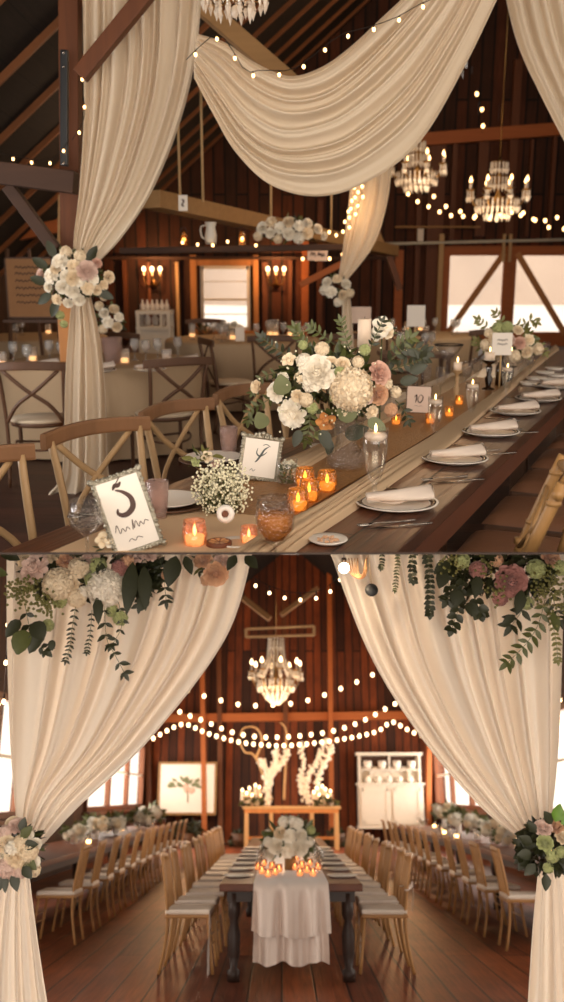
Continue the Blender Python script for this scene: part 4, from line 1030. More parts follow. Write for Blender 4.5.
# ------------------------------------------------------------------ the main centrepiece
Yc = 3.62
def ex(mb, C, k, off, loc):
    q = lambda x, y, d=0: at(1, x, y, Y=Yc-d)-loc
    for pts, L, Wd, g, rd in (([q(330, 370), q(312, 352), q(300, 338), q(295, 328)], .035, .014, .018, 0), ([q(300, 370), q(288, 356), q(272, 346), q(262, 338)], .04, .016, .02, 0), ([q(350, 350), q(345, 335), q(341, 322)], .035, .014, .018, 0),
        ([q(385, 365), q(400, 352), q(412, 348), q(424, 352)], .05, .022, .02, 0), ([q(385, 372), q(402, 366), q(415, 362), q(424, 358)], .045, .02, .02, 0), ([q(275, 395), q(262, 404), q(250, 410), q(248, 420)], .035, .015, .022, 0),
        ([q(308, 400, .12), q(310, 420, .13), q(306, 440, .12)], .045, .016, .018, 0), ([q(395, 400), q(404, 410), q(408, 420)], .035, .015, .02, 0), ([q(388, 352), q(400, 345), q(410, 338)], .045, .018, .018, 0),
        ([q(280, 372), q(262, 378), q(253, 392)], .03, .012, .022, 0), ([q(335, 345), q(322, 335), q(312, 328)], .035, .014, .02, 0), ([q(370, 350), q(376, 335), q(382, 322)], .03, .013, .02, 0)):
        sprig(mb, pts, L, Wd, g, random.choice((0, 1)), 2, r=.0018)
    for x, y, dx, dz, L, Wd, mi in ((283, 395, -.1, .8, .085, .07, 3), (264, 428, -.2, .6, .075, .06, 3), (340, 420, .5, .6, .1, .075, 3), (345, 436, .7, .3, .1, .06, 1), (322, 430, .3, -.8, .08, .05, 1), (368, 420, .6, -.3, .08, .05, 3), (297, 388, .3, .7, .07, .045, 1), (300, 430, -.3, -.8, .07, .04, 1), (330, 440, -.1, -1, .06, .035, 1), (332, 378, 0, 1, .06, .04, 1), (400, 382, .8, .2, .07, .04, 1), (410, 372, .9, .4, .07, .04, 1)):
        mb.leaf(q(x, y, .16), (dx, -.3, dz), L, Wd, mi, .1, True, nrm=(.1, -1, .2))
    for i in range(90):
        x = random.gauss(322, 36); y = random.gauss(385, 30)
        if abs(x-322) < 70 and abs(y-385) < 50: mb.ball(q(x, y, random.uniform(.1, .19)), .0045, 4, 5, 3)
bq = bouquet(1, 'centrepiece', 'large arrangement of white, cream and blush flowers in a glass vase', 'flower arrangement', Yc, (328, 388), (66, 50), [
    (317, 373, 17, 'rose', W), (351, 389, 20.5, 'ball', C_), (292, 414, 14.5, 'peony', W), (276, 392, 10, 'peony', W), (257, 387, 6.5, 'bud', C_), (322, 349, 7, 'carn', C_), (304, 361, 7.5, 'carn', W), (343, 364, 7, 'rose', C_), (289, 360, 7, 'lily', C_),
    (380, 373, 11.5, 'rose', B_), (379, 394, 10.5, 'rose', 'peach'), (326, 421, 9.5, 'lily', 'orange'), (320, 434, 6, 'bud', 'lime'), (391, 410, 7, 'carn', 'peach'), (372, 412, 7, 'peony', C_), (358, 362, 6, 'carn', C_), (300, 378, 5, 'mini', C_), (334, 398, 4, 'mini', 'lime'),
    (303, 345, 4, 'mini', 'lime'), (396, 392, 5, 'mini', C_), (283, 378, 5, 'mini', W), (365, 350, 5, 'mini', 'lime'), (306, 400, 7, 'carn', C_), (310, 385, 6, 'mini', W), (331, 362, 6, 'rose', C_), (297, 396, 6, 'rose', C_), (340, 372, 5, 'mini', 'lime'), (368, 398, 6, 'rose', 'pinkish'), (312, 408, 5, 'mini', 'lime'), (346, 412, 6, 'carn', C_), (387, 384, 5, 'mini', C_)],
    leaves=380, leafpx=16, mats=('leaf', 'leafdark', 'stem', 'leafgrey', 'babys'), seed=21, extra=ex, depth=.85, base=TH)
kk = mpp(1, 352, 450, 3.5)
vb = on(352, 473)-bq.location
bv = bq.location
MB().lathe([(0, 0), (.062, 0), (.075, .012), (.08, .04), (.07, .075), (.045, .10), (.04, .13), (.07, .19), (.065, .19), (.036, .13), (.04, .1), (.064, .075), (.074, .04), (.06, .014), (0, .012)], 28, (vb.x*.75, vb.y*.75, 0)).build('vase', 'glasscut', bq)
# pillar candle standing above the centrepiece
c = at(1, 364, 347, Y=3.75); t = thing('block_candle', 'thick pale pink pillar candle rising from the centrepiece', 'candle', V((c.x, c.y, TH)))
hz = c.z-TH; kk = mpp(1, 364, 340, 3.75)
MB().lathe([(0, 0), (.05, 0), (.045, .01), (.008, .02), (.006, hz-.02), (.03, hz-.008), (.032, hz), (0, hz)], 16).build('holder', 'glasscut', t)
MB().lathe([(0, hz), (6.8*kk, hz), (6.8*kk, hz+27*kk), (5.6*kk, hz+28*kk), (5*kk, hz+26.5*kk), (0, hz+26*kk)], 22).build('wax', 'wax', t)
MB().tube([(0, 0, hz+26*kk), (.001, 0, hz+30*kk)], .001, 5).build('wick', 'ink', t)
bouquet(1, 'white_flower', 'single open white peony behind the pillar candle', 'flower', 3.9, (382, 329), (12, 9), [(382, 327, 10, 'lily', W), (377, 334, 7, 'lily', W), (388, 333, 6, 'lily', C_)], leaves=6, leafpx=8, seed=4, base=TH)
MB().tube([(0, 0, 0), (0, 0, ALL[1][-1].location.z*0+at(1, 382, 332, Y=3.9).z-TH)], .003, 6).build('stem', 'stem', ALL[1][-1])
# ------------------------------------------------------------------ things further along the long table
Yf = 6.3
def exf(mb, C, k, off, loc):
    q = lambda x, y, d=0: at(1, x, y, Y=Yf-d)-loc
    for pts in ([q(495, 335), q(484, 325), q(478, 320)], [q(505, 328), q(500, 318), q(496, 314)], [q(530, 340), q(540, 345), q(545, 352)], [q(520, 328), q(530, 320), q(536, 322)], [q(490, 345), q(480, 348), q(476, 342)]): sprig(mb, pts, .05, .022, .03, 0, 2)
bq2 = bouquet(1, 'centrepiece', 'rounded cream and green arrangement in front of the barn doors', 'flower arrangement', Yf, (511, 342), (33, 24), [
    (495, 338, 6, 'rose', C_), (507, 327, 6, 'carn', 'lime'), (518, 330, 5, 'rose', C_), (529, 340, 6, 'peony', C_), (520, 343, 6, 'rose', B_), (486, 345, 5, 'mini', C_), (527, 352, 6, 'rose', C_), (538, 349, 5, 'mini', C_), (498, 328, 5, 'mini', 'lime'), (510, 340, 5, 'rose', K), (489, 333, 4, 'mini', C_), (515, 356, 5, 'mini', C_)],
    leaves=130, leafpx=9, mats=('leafolive', 'leafgrey', 'stem'), seed=31, extra=exf, base=TH)
z = at(1, 511, 350, Y=Yf).z-TH
MB().lathe([(0, 0), (.07, 0), (.06, .015), (.03, .04), (.04, z*.6), (.08, z), (.07, z), (.03, z*.6), (0, z*.5)], 18).build('vase', 'glasscut', bq2)
t = tagboard('name_card', 'white card standing in the cream arrangement by the barn doors', 'card', 502, 344, 20, 22, 5.95, 'paper', mark=[(.5, wav(-5, 5, 4, .8, 4)), (.5, wav(-5, 5, 0, .8, 4))])
def post_under(t, Y, cx, bottom, mat, r=.01):
    c = t.location; MB().tube([(0, .01, 0), (0, .01, TH-c.z)], r, 8).build('stand', mat, t)
post_under(t, 5.95, 502, 0, 'palewood', .006)
def candlestick(label, x, ytop, ybase, ycan, mat='gold', w=5, can='wax', Y=None):
    b = on(x, ybase); k = mpp(1, x, ytop, b.y); h1 = (ybase-ycan)*k; h2 = (ycan-ytop)*k
    t = thing('candlestick', label, 'candle', b)
    MB().lathe([(0, 0), (w*k, 0), (w*k*.9, .01), (w*k*.35, .02), (w*k*.6, h1*.4), (w*k*.3, h1*.5), (w*k*.5, h1*.75), (w*k*.3, h1*.85), (w*k*1.1, h1*.97), (w*k*1.1, h1), (0, h1)], 14).build('holder', mat, t)
    MB().lathe([(0, h1), (w*k*.8, h1), (w*k*.8, h1+h2), (0, h1+h2)], 12).build('wax', can, t)
    MB().lathe([(0, h1+h2), (.005, h1+h2+.012), (.003, h1+h2+.024), (0, h1+h2+.034)], 6).build('flame', 'flame', t)
candlestick('turned wooden candlestick with a short lit candle beyond the numeral ten card', 456, 362, 400, 370, 'chairpale', 5)
candlestick('brown glass candle holder before the cream arrangement', 488, 352, 390, 360, 'bottle', 7)
candlestick('pink pillar candle on a stand right of the white card', 510, 352, 382, 366, 'bottle', 6)
bt = thing('bottle', 'dark amber bottle among the far candles of the long table', 'bottle', on(500, 386))
MB().lathe([(0, 0), (.035, 0), (.035, .13), (.012, .17), (.012, .21), (0, .21)], 16).build('body', 'bottle', bt)
cp = thing('coupe_glass', 'wide black-rimmed coupe glass behind the big centrepiece', 'glass', on(447, 384)); 
MB().lathe([(0, 0), (.04, 0), (.006, .01), (.005, .14), (.03, .16), (.10, .27), (.097, .27), (.028, .165), (0, .16)], 22).build('glass', 'glass', cp)
MB().lathe([(.097, .268), (.103, .268), (.103, .276), (.097, .276)], 22, closed=True).build('rim', 'iron', cp)
g1 = mk_goblet(.2, .035, 'glasscut'); 
for i, (x, y, l) in enumerate(((412, 402, 'behind the numeral ten card'), (425, 396, 'right of the big centrepiece'), (440, 400, 'left of the wooden candlestick'), (466, 392, 'right of the wooden candlestick'), (476, 388, 'before the dark bottle'), (518, 378, 'below the cream arrangement'), (529, 380, 'right of the cream arrangement'), (497, 378, 'between the bottles'), (545, 366, 'near the far end on the right'))):
    place(g1, USED, on(x, y), 0, 'clear stemmed glass '+l+' on the long table', 'stemmed glasses on the long table')
st_ = MB(); st_.lathe([(0, 0), (.06, 0), (.075, .02), (.07, .02), (0, .012)], 18); spm = st_.mesh('bowl', 'china')
for i, (x, y) in enumerate(((541, 386), (549, 381), (557, 377), (536, 380), (545, 374), (554, 370), (561, 384), (530, 385))):
    o = mkobj('bowl', spm, None, on(x, y)); tag(o, 'small pale bowl in the cluster at the far right of the long table', 'bowl', 'bowls at the far end')
# ------------------------------------------------------------------ chairs of the long table
chA = crossback('chairpale', 'creamseat', 'crossback_chair', .48, 'chairwood'); 
L_ = [(2.28, 'cut by the left edge of the picture'), (2.98, 'in front of the curtain tail, behind the numeral five frame'), (3.66, 'behind the pink tumbler'), (4.36, 'left of the big centrepiece'), (5.1, 'behind the big centrepiece'), (5.8, 'behind the centrepiece, further on')]
for i, (s, l) in enumerate(L_):
    p = T(-.76, s, 0); place(chA, USED, p, -ANG-pi/2+(-.22 if i == 1 else -.1), 'brown wooden crossback chair '+l, 'crossback chairs on the left of the long table', sc=1.0)
# cushioned chairs on the right
def cushion_chair():
    t = thing('cushioned_chair', 'x', 'chair')
    for s in (-1, 1):
        MB().tube([(s*.2, .17, 0), (s*.19, .16, .4)], .02, 8).build('leg', 'chairdark', t)
        mb = MB(); P = catmull([(s*.2, -.24, 0), (s*.2, -.2, .4), (s*.2, -.25, .68), (s*.19, -.36, .99)], 14); mb.tube(P, .017, 9)
        for k in (6, 8, 10, 12): mb.tube([P[k]-V((0, 0, .006)), P[k]+V((0, 0, .006))], .020, 9)
        mb.build('leg', 'bamboo', t)
        mb = MB(); mb.tube([(s*.2, -.25, .70), (-s*.19, -.32, .90)], .008, 6); mb.tube([(s*.2, -.255, .71+.01*q) for q in range(3)], .021, 8); mb.build('binding', 'bamboo', t)
    MB().tube([(-.22, -.35, .965), (0, -.38, .98), (.22, -.35, .965)], .015, 8).build('top_rail', 'bamboo', t)
    MB().tube([(-.2, -.225, .62), (.2, -.225, .62)], .014, 8).build('cross_rail', 'bamboo', t)
    MB().box((0, -.02, .415), (.44, .42, .05), bev=.01).build('seat_frame', 'chairdark', t)
    mb = MB(); P = []
    for i in range(15):
        row = []; u = i/14*2-1
        for j in range(15):
            v = j/14*2-1
            z = .44+.055*(max(0, 1-abs(u)**5)*max(0, 1-abs(v)**5))**.5+.003*sin(u*22)
            row.append((u*.23, -.02+v*.22, z))
        P.append(row)
    mb.grid(P); mb.build('cushion', 'brownseat', t)
    return t
cc = cushion_chair()
for i, (s, l) in enumerate(((2.45, 'with bamboo back, nearest at the lower right corner'), (3.42, 'second from the front on the right'), (4.07, 'third from the front on the right'), (4.74, 'fourth from the front on the right'), (5.37, 'fifth from the front on the right'), (6.0, 'sixth from the front on the right'), (6.65, 'seventh from the front, at the right edge'))):
    place(cc, USED, T(.62 if i else .545, s, 0), -ANG+pi/2+(0 if i else .12), 'brown cushioned chair '+l, 'cushioned chairs on the right of the long table')
# ------------------------------------------------------------------ round tables behind
def round_table(label, x, y, r, h=.76, ground=True):
    t = thing('round_table', label, 'table', (x, y, 0)); mb = MB(); P = []
    n = 96
    for j, (f, z) in enumerate(((.0, h), (.9, h), (1, h-.005), (1.02, h-.04), (1.03, h-.3), (1.05, .3), (1.07, .02))):
        P.append([(x_, y_, z) for x_, y_ in [(r*f*(1+(.035*sin(k*2*pi/n*17)+.02*sin(k*2*pi/n*31)) * max(0, j-3)/3)*cos(2*pi*k/n), r*f*(1+(.035*sin(k*2*pi/n*17)+.02*sin(k*2*pi/n*31))*max(0, j-3)/3)*sin(2*pi*k/n)) for k in range(n+1)]])
    mb.grid(P); mb.build('tablecloth', 'linen', t)
    MB().lathe([(r*.96, h-.03), (0, h-.03), (0, h-.015), (r*.96, h-.015)], 40).build('tabletop', 'chairdark', t)
    return t
round_table('round table under a beige cloth behind the left curtain tail', -1.62, 8.15, .86)
round_table('round table under a beige cloth before the far window', -.47, 11.0, .92)
round_table('round table under a pale cloth far behind the big centrepiece', 1.6, 11.8, .9)
round_table('round table under a pale cloth at the far left wall', -3.1, 11.4, .9)
chD = crossback('chairdark', 'creamseat', 'crossback_chair', .46)
G = 'crossback chairs round the far tables'
for x, y, rz, l in ((-1.78, 6.62, .05, 'at the left edge, facing the nearest round table'), (-.90, 6.90, .55, 'with a cream seat, right of the curtain tail'), (-.50, 8.95, -1.25, 'seen side on between two round tables'), (-.06, 9.45, -.05, 'before the round table by the window'),
        (.62, 9.75, .3, 'left of the big centrepiece in the background'), (-1.5, 9.9, -.8, 'left of the window table'), (1.35, 10.3, .1, 'behind the centrepiece near the far right table'), (2.2, 10.5, .5, 'right of the far right table'), (-1.1, 12.4, 3.0, 'beyond the window table')):
    place(chD, USED, V((x, y, 0)), rz, 'dark crossback chair '+l, G, 1.0)
# ware on the round tables
tw = mk_tumbler(.13, .045, 'glassfar', 'candle_tumbler', .9)
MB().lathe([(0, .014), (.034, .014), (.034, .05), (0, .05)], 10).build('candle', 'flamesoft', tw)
wg = mk_goblet(.19, .04, 'glassfar')
GG = 'glassware on the nearest round table'
for i, (x, y) in enumerate(((2, 372), (14, 368), (28, 372), (33, 366), (50, 366), (62, 368), (125, 368), (135, 364), (158, 364), (167, 369), (178, 362), (146, 366))):
    place(tw if i % 3 == 0 else wg, USED, on(x, y-4), 0, 'clear glass on the round table behind the curtain tail', GG, 1.0)
random.seed(12)
for i in range(20):
    a = random.uniform(0, 6.28); r_ = random.uniform(.3, .8); p = V((-.47+r_*cos(a), 11+r_*sin(a), TH))
    place(wg if i % 3 else tw, USED, p, 0, 'small clear glass on the round table before the window', 'glassware on the window table', 1.0)
for i in range(16):
    a = random.uniform(0, 6.28); r_ = random.uniform(.2, .8); p = V((1.6+r_*cos(a), 11.8+r_*sin(a), TH))
    place(wg if i % 3 else tw, USED, p, 0, 'small clear glass on the far round table behind the centrepiece', 'glassware on the far table', 1.0)
for i in range(10):
    a = random.uniform(0, 6.28); r_ = random.uniform(.2, .8); p = V((-3.1+r_*cos(a), 11.4+r_*sin(a), TH))
    place(wg if i % 3 else tw, USED, p, 0, 'small clear glass on the far left round table', 'glassware on the far left table', 1.0)
for i, (x, y) in enumerate(((45, 374), (150, 377), (185, 370), (100, 378))):
    place(plate, USED, on(x, y-6), 0, 'white plate on the round table behind the curtain tail', 'plates on the nearest round table', .95)
    place(napkin, USED, on(x, y-6)+V((0, 0, .022)), .4, 'folded napkin on a plate of the round table behind the curtain tail', 'napkins on the nearest round table', 1.2)
fb = bouquet(1, 'centrepiece', 'small posy with a white card on the table before the window', 'flower arrangement', 10.8, (233, 330), (11, 7), [(227, 328, 4, 'rose', C_), (234, 325, 4, 'rose', W), (240, 329, 4, 'rose', C_), (231, 333, 3, 'mini', W), (238, 334, 3, 'mini', 'lime')], leaves=40, leafpx=5, seed=44, base=TH)
MB().lathe([(0, 0), (.06, 0), (.07, .1), (0, .1)], 14).build('vase', 'china', fb)
t = tagboard('name_card', 'white card on the table before the far window', 'card', 240, 337, 9, 14, 10.5, 'paper'); t.location.z = TH+.08
bouquet(1, 'greenery_box', 'green sprays on the sill of the far window', 'plant', YW-.6, (207, 328), (12, 5), [], leaves=60, leafpx=5, seed=45)
# white sign behind the big centrepiece
t = tagboard('standing_card', 'blank cream card on a thin stand behind the big centrepiece', 'sign', 416, 316, 18, 21, 9.0, 'paper')
MB().tube([(0, .01, 0), (0, .01, -t.location.z+.76)], .012, 6).build('stand', 'palewood', t)
t['label'] = 'blank cream card on a thin stand behind the big centrepiece'
t = tagboard('standing_card', 'pale card half hidden above the centrepiece greenery', 'sign', 361, 315, 20, 16, 9.3, 'paperpink')
MB().tube([(0, .01, 0), (0, .01, -t.location.z)], .012, 6).build('stand', 'palewood', t)
# side table carrying those cards
tt = thing('side_table', 'narrow draped side table behind the big centrepiece', 'table', (at(1, 416, 316, Y=9.0).x, 9.0, 0))
MB().box((0, 0, .74), (.7, .5, .04), bev=.005).build('tabletop', 'chairdark', tt)
for a in (-.3, .3):
    for b in (-.2, .2): MB().box((a, b, .36), (.04, .04, .72)).build('leg', 'chairdark', tt)
for i, (x, y) in enumerate(((400, 343), (407, 345), (425, 344), (433, 346))): place(wg, USED, at(1, x, y, Z=.76) if False else V((at(1, x, y, Y=9.0).x, 9.0+.1*(i % 2), .76)), 0, 'clear glass on the side table beside the blank cream card', 'glassware on the side table')
# white display cabinet with bottles at the far left
c = at(1, 156, 345, Y=13.5); k = mpp(1, 156, 330, 13.5); cb = thing('display_cabinet', 'pale metal display cabinet with bottles left of the far window', 'cabinet', V((c.x, 13.5, 0)))
w = 15*k; z1 = at(1, 156, 312, Y=13.5).z; z0 = .2
mb = MB()
for sx in (-1, 1):
    for sy in (-1, 1): mb.box((sx*w, sy*.2, z1/2), (.05, .05, z1))
mb.box((0, 0, z1), (2*w+.06, .46, .05)); mb.box((0, 0, .75), (2*w+.06, .46, .04)); mb.box((0, 0, .15), (2*w+.06, .46, .04)); mb.box((w*.5, -.2, z1/2+.35), (.03, .03, z1-.75)); mb.build('frame', 'whitepaint', cb)
MB().box((0, -.2, (z1+.75)/2), (2*w, .01, z1-.8)).build('glass_panel', 'glass', cb)
MB().box((0, .0, .45), (2*w, .4, .55)).build('door', 'whitepaint', cb)
bo = thing('white_bottle', 'x', 'bottle'); MB().lathe([(0, 0), (.045, 0), (.05, .1), (.02, .16), (.018, .21), (0, .21)], 12).build('body', 'china', bo)
for i in range(6): place(bo, USED, V((c.x-w*.8+w*1.6*i/5, 13.5, z1+.029)), 0, 'small white bottle on top of the pale display cabinet', 'bottles on the display cabinet', .7)
for i in range(3): place(bo, USED, V((c.x-w*.5+w*.5*i, 13.5, .775)), 0, 'white bottle inside the pale display cabinet', 'bottles in the display cabinet', 1)
# ------------------------------------------------------------------ added divider slab, blocks light between the two halls
dv = V(ray(1, 282, 553.3)).normalized(); nv = V((0, -dv.z, dv.y))      # normal up into the upper hall
CAM = V((0, 0, H1))
T2 = Matrix.Translation(CAM) @ Matrix.Rotation(-(TILT1+TILT2), 4, 'X') @ Matrix.Translation(-V((0, 0, H2)))
mb = MB(); 
m = Matrix((V((1, 0, 0)), dv, nv)).transposed().to_4x4(); m.translation = CAM
vs = [(x, y, z*t) for y, t in ((1.6, .0010), (5, .003), (40, .02)) for x in (-9, 9) for z in (-1, 1)]
vs2 = [V(v) for v in vs]
mb.add(vs2, [(0, 2, 3, 1), (0, 4, 6, 2), (1, 3, 7, 5), (2, 6, 7, 3), (0, 1, 5, 4), (4, 8, 10, 6), (5, 7, 11, 9), (6, 10, 11, 7), (4, 5, 9, 8), (8, 9, 11, 10)], 0, False)
mb.v = [tuple(m @ V(v)) for v in mb.v]
slab = struct(mb.build('ceiling', pbr('slab', rgb(44, 28, 18), .9)))  # invented divider sheet, keeps the light of one hall out of the other
ALL[1].remove(slab)
# ================================================================== LOWER HALL (room 2, its own floor and horizon)
ROOM = 2
YB = 30.0; XL, XR = -4.35, 4.9
struct(MB().box((.3, 15.2, -.1), (9.6, 30.4, .2)).build('floor', 'floor2'))
struct(MB().box((.3, YB+.06, 5), (9.8, .12, 10)).build('wall_back', 'wall2'))
def Yof(X, x, y): return X*F*ray(2, x, y)[1]/(x-282)
wins = {'wall_left': [(Yof(XL, 84, 800), Yof(XL, 142, 800)-.3), (12.6, 15.6), (5, 8.5)], 'wall_right': [(Yof(XR, 496, 800), Yof(XR, 436, 800)-.3), (13.5, 17.6), (6, 9.5)]}
wz = (1.1, 2.95); wc = 10; DAY = []
for nm, X, sg_ in (('wall_left', XL, -1), ('wall_right', XR, 1)):
    ys = sorted({0, 30.1, *[a for w in wins[nm] for a in w]}); mb = MB()
    for i in range(len(ys)-1):
        c = (ys[i]+ys[i+1])/2; d = ys[i+1]-ys[i]
        if any(a < c < b for a, b in wins[nm]):
            mb.box((X+sg_*.06, c, wz[0]/2), (.12, d, wz[0])); mb.box((X+sg_*.06, c, (wz[1]+5.6)/2), (.12, d, 5.6-wz[1]))
        else: mb.box((X+sg_*.06, c, 2.8), (.12, d, 5.6))
    struct(mb.build(nm, 'wallside2' if 'wallside2' in M else 'wallside'))
    for a, b in wins[nm]:
        wc += 1; w = struct(thing('window_%d' % wc, '', 'w', (X, (a+b)/2, wz[0])))
        for k in ('label', 'category'): del w[k]
        W_, H_ = b-a, wz[1]-wz[0]; mb = MB()
        for s in (-1, 1): mb.box((0, s*(W_/2-.05), H_/2), (.14, .12, H_))
        mb.box((0, 0, .05), (.16, W_, .1)); mb.box((0, 0, H_-.05), (.14, W_, .1))
        n = 3 if W_ > 5 else 2; 
        for q in range(1, n): mb.box((0, -W_/2+W_*q/n, H_/2), (.12, .2, H_))
        mb.build('window_frame', 'post', w)
        mb = MB(); mb.box((0, 0, H_*.5), (.05, W_, .06))
        mb.build('muntin', 'whitepaint', w); MB().box((sg_*.03, 0, H_/2), (.01, W_, H_)).build('pane', 'window', w); DAY.append((X+sg_*.25, (a+b)/2, wz[0]+H_/2, W_, H_, sg_))
        MB().box((-sg_*.08, 0, -.05), (.2, W_+.3, .07)).build('window_sill', 'post', w)
mb = MB()
for xa, za, xb, zb in ((XL-.2, 5.5, .3, 9.6), (.3, 9.6, XR+.2, 5.5)):
    vs = [(xa, 0, za), (xb, 0, zb), (xb, 30.1, zb), (xa, 30.1, za)]
    mb.add(vs+[(x, y, z+.12) for x, y, z in vs], [(0, 1, 2, 3), (7, 6, 5, 4), (0, 4, 5, 1), (1, 5, 6, 2), (2, 6, 7, 3), (3, 7, 4, 0)], 0, False)
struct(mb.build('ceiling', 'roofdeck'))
def beam2(name, p, q, wpx, Y0, Y1, mat, depth=.15):
    a = at(2, *p, Y=Y0); b = at(2, *q, Y=Y1)
    return struct(MB().beam(a, b, depth, wpx*mpp(2, *p, Y0), up=(0, 1, 0) if abs(a.x-b.x) < abs(a.z-b.z) else (0, 0, 1)).build(name, mat))
beam2('trim_50', (130, 719), (440, 715), 8, 29.8, 29.8, 'beam_red', .25)
beam2('trim_51', (205, 860), (201, 560), 9, 29.6, 29.6, 'beam_red')
beam2('trim_52', (332, 860), (329, 560), 8, 29.6, 29.6, 'beam_red')
beam2('trim_53', (221, 860), (218, 560), 5, 29.7, 29.7, 'post')
beam2('trim_54', (428, 860), (430, 600), 10, 29.6, 29.6, 'beam_red')
beam2('trim_55', (150, 860), (146, 600), 6, 29.6, 29.6, 'post')
beam2('trim_56', (243, 598), (270, 619), 5, 20, 20, 'beam_light')
beam2('trim_57', (281, 615), (318, 588), 4, 20, 20, 'beam_light')
beam2('trim_58', (286, 762), (284, 600), 5, 29.6, 29.6, 'post'); beam2('trim_59', (262, 850), (262, 745), 5, 29.6, 29.6, 'post')
for (p, q) in (((246, 629), (314, 626)), ((246, 637), (314, 635)), ((246, 629), (246, 637)), ((314, 626), (314, 635))): beam2('trim_60', p, q, 1.8, 19, 19, 'palewood', .06)
# curtains
ly = 4.6
pc = lambda l: pxs(2, l, ly)
curtain('tied_curtain', 'long cream curtain swept to the left, tied with pale roses', [
    ('swag', [pc(l) for l in ([(8, 540), (8, 640), (10, 740), (14, 800), (18, 842)], [(70, 540), (58, 640), (42, 740), (27, 800), (22, 842)], [(132, 540), (116, 640), (80, 740), (41, 800), (27, 842)], [(196, 540), (170, 640), (116, 735), (58, 802), (33, 844)], [(256, 540), (228, 636), (152, 738), (80, 806), (40, 848)])],
     dict(nu=170, nv=60, pleats=8, amp=1.3, seed=21)),
    ('tail', [pc(l) for l in ([(-2, 866), (-12, 930), (-24, 1010), (-40, 1120)], [(10, 868), (4, 930), (0, 1010), (-4, 1120)], [(20, 868), (22, 930), (26, 1010), (34, 1120)], [(28, 866), (36, 930), (48, 1010), (66, 1120)])], dict(nu=80, nv=30, pleats=6, amp=1.2, seed=5))], 'curtain2')
curtain('tied_curtain', 'long cream curtain swept to the right, tied with dark greenery', [
    ('swag', [pc(l) for l in ([(324, 540), (366, 650), (418, 735), (478, 805), (524, 842)], [(390, 540), (418, 650), (460, 740), (503, 805), (530, 842)], [(450, 540), (470, 650), (496, 740), (520, 805), (535, 842)], [(510, 540), (518, 650), (528, 740), (537, 805), (540, 842)], [(563, 540), (560, 650), (557, 740), (552, 805), (546, 842)])],
     dict(nu=170, nv=60, pleats=8, amp=1.3, seed=33)),
    ('tail', [pc(l) for l in ([(538, 868), (532, 930), (526, 1010), (516, 1120)], [(548, 868), (548, 930), (548, 1010), (548, 1120)], [(560, 868), (566, 930), (572, 1010), (580, 1120)], [(572, 868), (584, 930), (596, 1010), (612, 1120)])], dict(nu=80, nv=30, pleats=5, amp=1.2, seed=6))], 'curtain2')
LY = 4.35
lf = lambda mb, off, C, k, Lz, cx, cy: [mb.leaf(V(((x-cx)*k*.72, -dd, -(y-cy)*k*.72))+off, (dx, -.15, dz), L*k, w*k, mi, .1, rd, nrm=(.15, -1, .15)) for x, y, dx, dz, L, w, mi, rd, dd in Lz]
bouquet(2, 'floral_tieback', 'cluster of pale roses with broad green leaves tying the left curtain', 'flowers', LY, (18, 853), (28, 30), [
    (17, 826, 8, 'rose', K), (5, 844, 8, 'rose', C_), (21, 843, 7, 'carn', C_), (15, 858, 9, 'rose', C_), (29, 852, 8, 'carn', C_), (7, 868, 9, 'carn', K), (26, 865, 7, 'rose', C_), (1, 857, 7, 'rose', W), (5, 832, 6, 'carn', K), (33, 862, 6, 'rose', W),
    (36, 844, 5, 'rose', W), (12, 822, 6, 'rose', C_), (27, 834, 6, 'carn', W), (13, 848, 6, 'mini', W), (20, 872, 6, 'carn', K), (0, 846, 6, 'carn', C_), (34, 870, 5, 'mini', C_)],
    fs=1.3, leaves=80, leafpx=13, mats=('leafdark', 'leaf', 'stem'), ratio=.55, seed=51, extra=lambda mb, C, k, off, loc: lf(mb, off, C, k, [(30, 832, .5, .5, 16, 10, 1, 0, .12), (33, 842, .9, .1, 16, 10, 0, 0, .12), (34, 858, .6, -.4, 18, 11, 1, 0, .1), (22, 876, .3, -.8, 18, 10, 0, 0, .1), (8, 880, -.2, -.9, 16, 9, 0, 0, .1), (36, 868, .5, -.5, 15, 10, 0, 0, .12), (28, 824, .2, .8, 14, 9, 0, 0, .1), (12, 878, .1, -.9, 17, 7, 0, 0, .1)], 18, 853))
bouquet(2, 'floral_tieback', 'cluster of blush roses in dark leaves tying the right curtain', 'flowers', LY, (545, 850), (30, 32), [
    (543, 828, 8, 'rose', K), (556, 827, 7, 'rose', 'peach'), (545, 843, 7, 'rose', 'lime'), (562, 837, 7, 'rose', C_), (552, 856, 5, 'mini', 'lime'), (548, 868, 4, 'mini', 'lime'), (561, 852, 5, 'carn', 'lime')],
    fs=1.25, leaves=260, leafpx=13, mats=('leafdark', 'leafdark', 'stem', 'green'), ratio=.6, seed=52, extra=lambda mb, C, k, off, loc: lf(mb, off, C, k, [(520, 840, -.6, .3, 15, 10, 0, 0, .1), (518, 852, -.8, -.1, 15, 10, 0, 0, .1), (522, 866, -.6, -.5, 16, 10, 0, 0, .1), (535, 878, -.1, -.9, 16, 10, 0, 0, .1), (552, 812, .3, .8, 18, 13, 3, 0, .12), (560, 815, .7, .5, 18, 13, 3, 0, .12), (549, 815, -.4, .7, 14, 11, 0, 0, .1), (528, 826, -.6, .6, 14, 9, 0, 0, .1)], 545, 850))
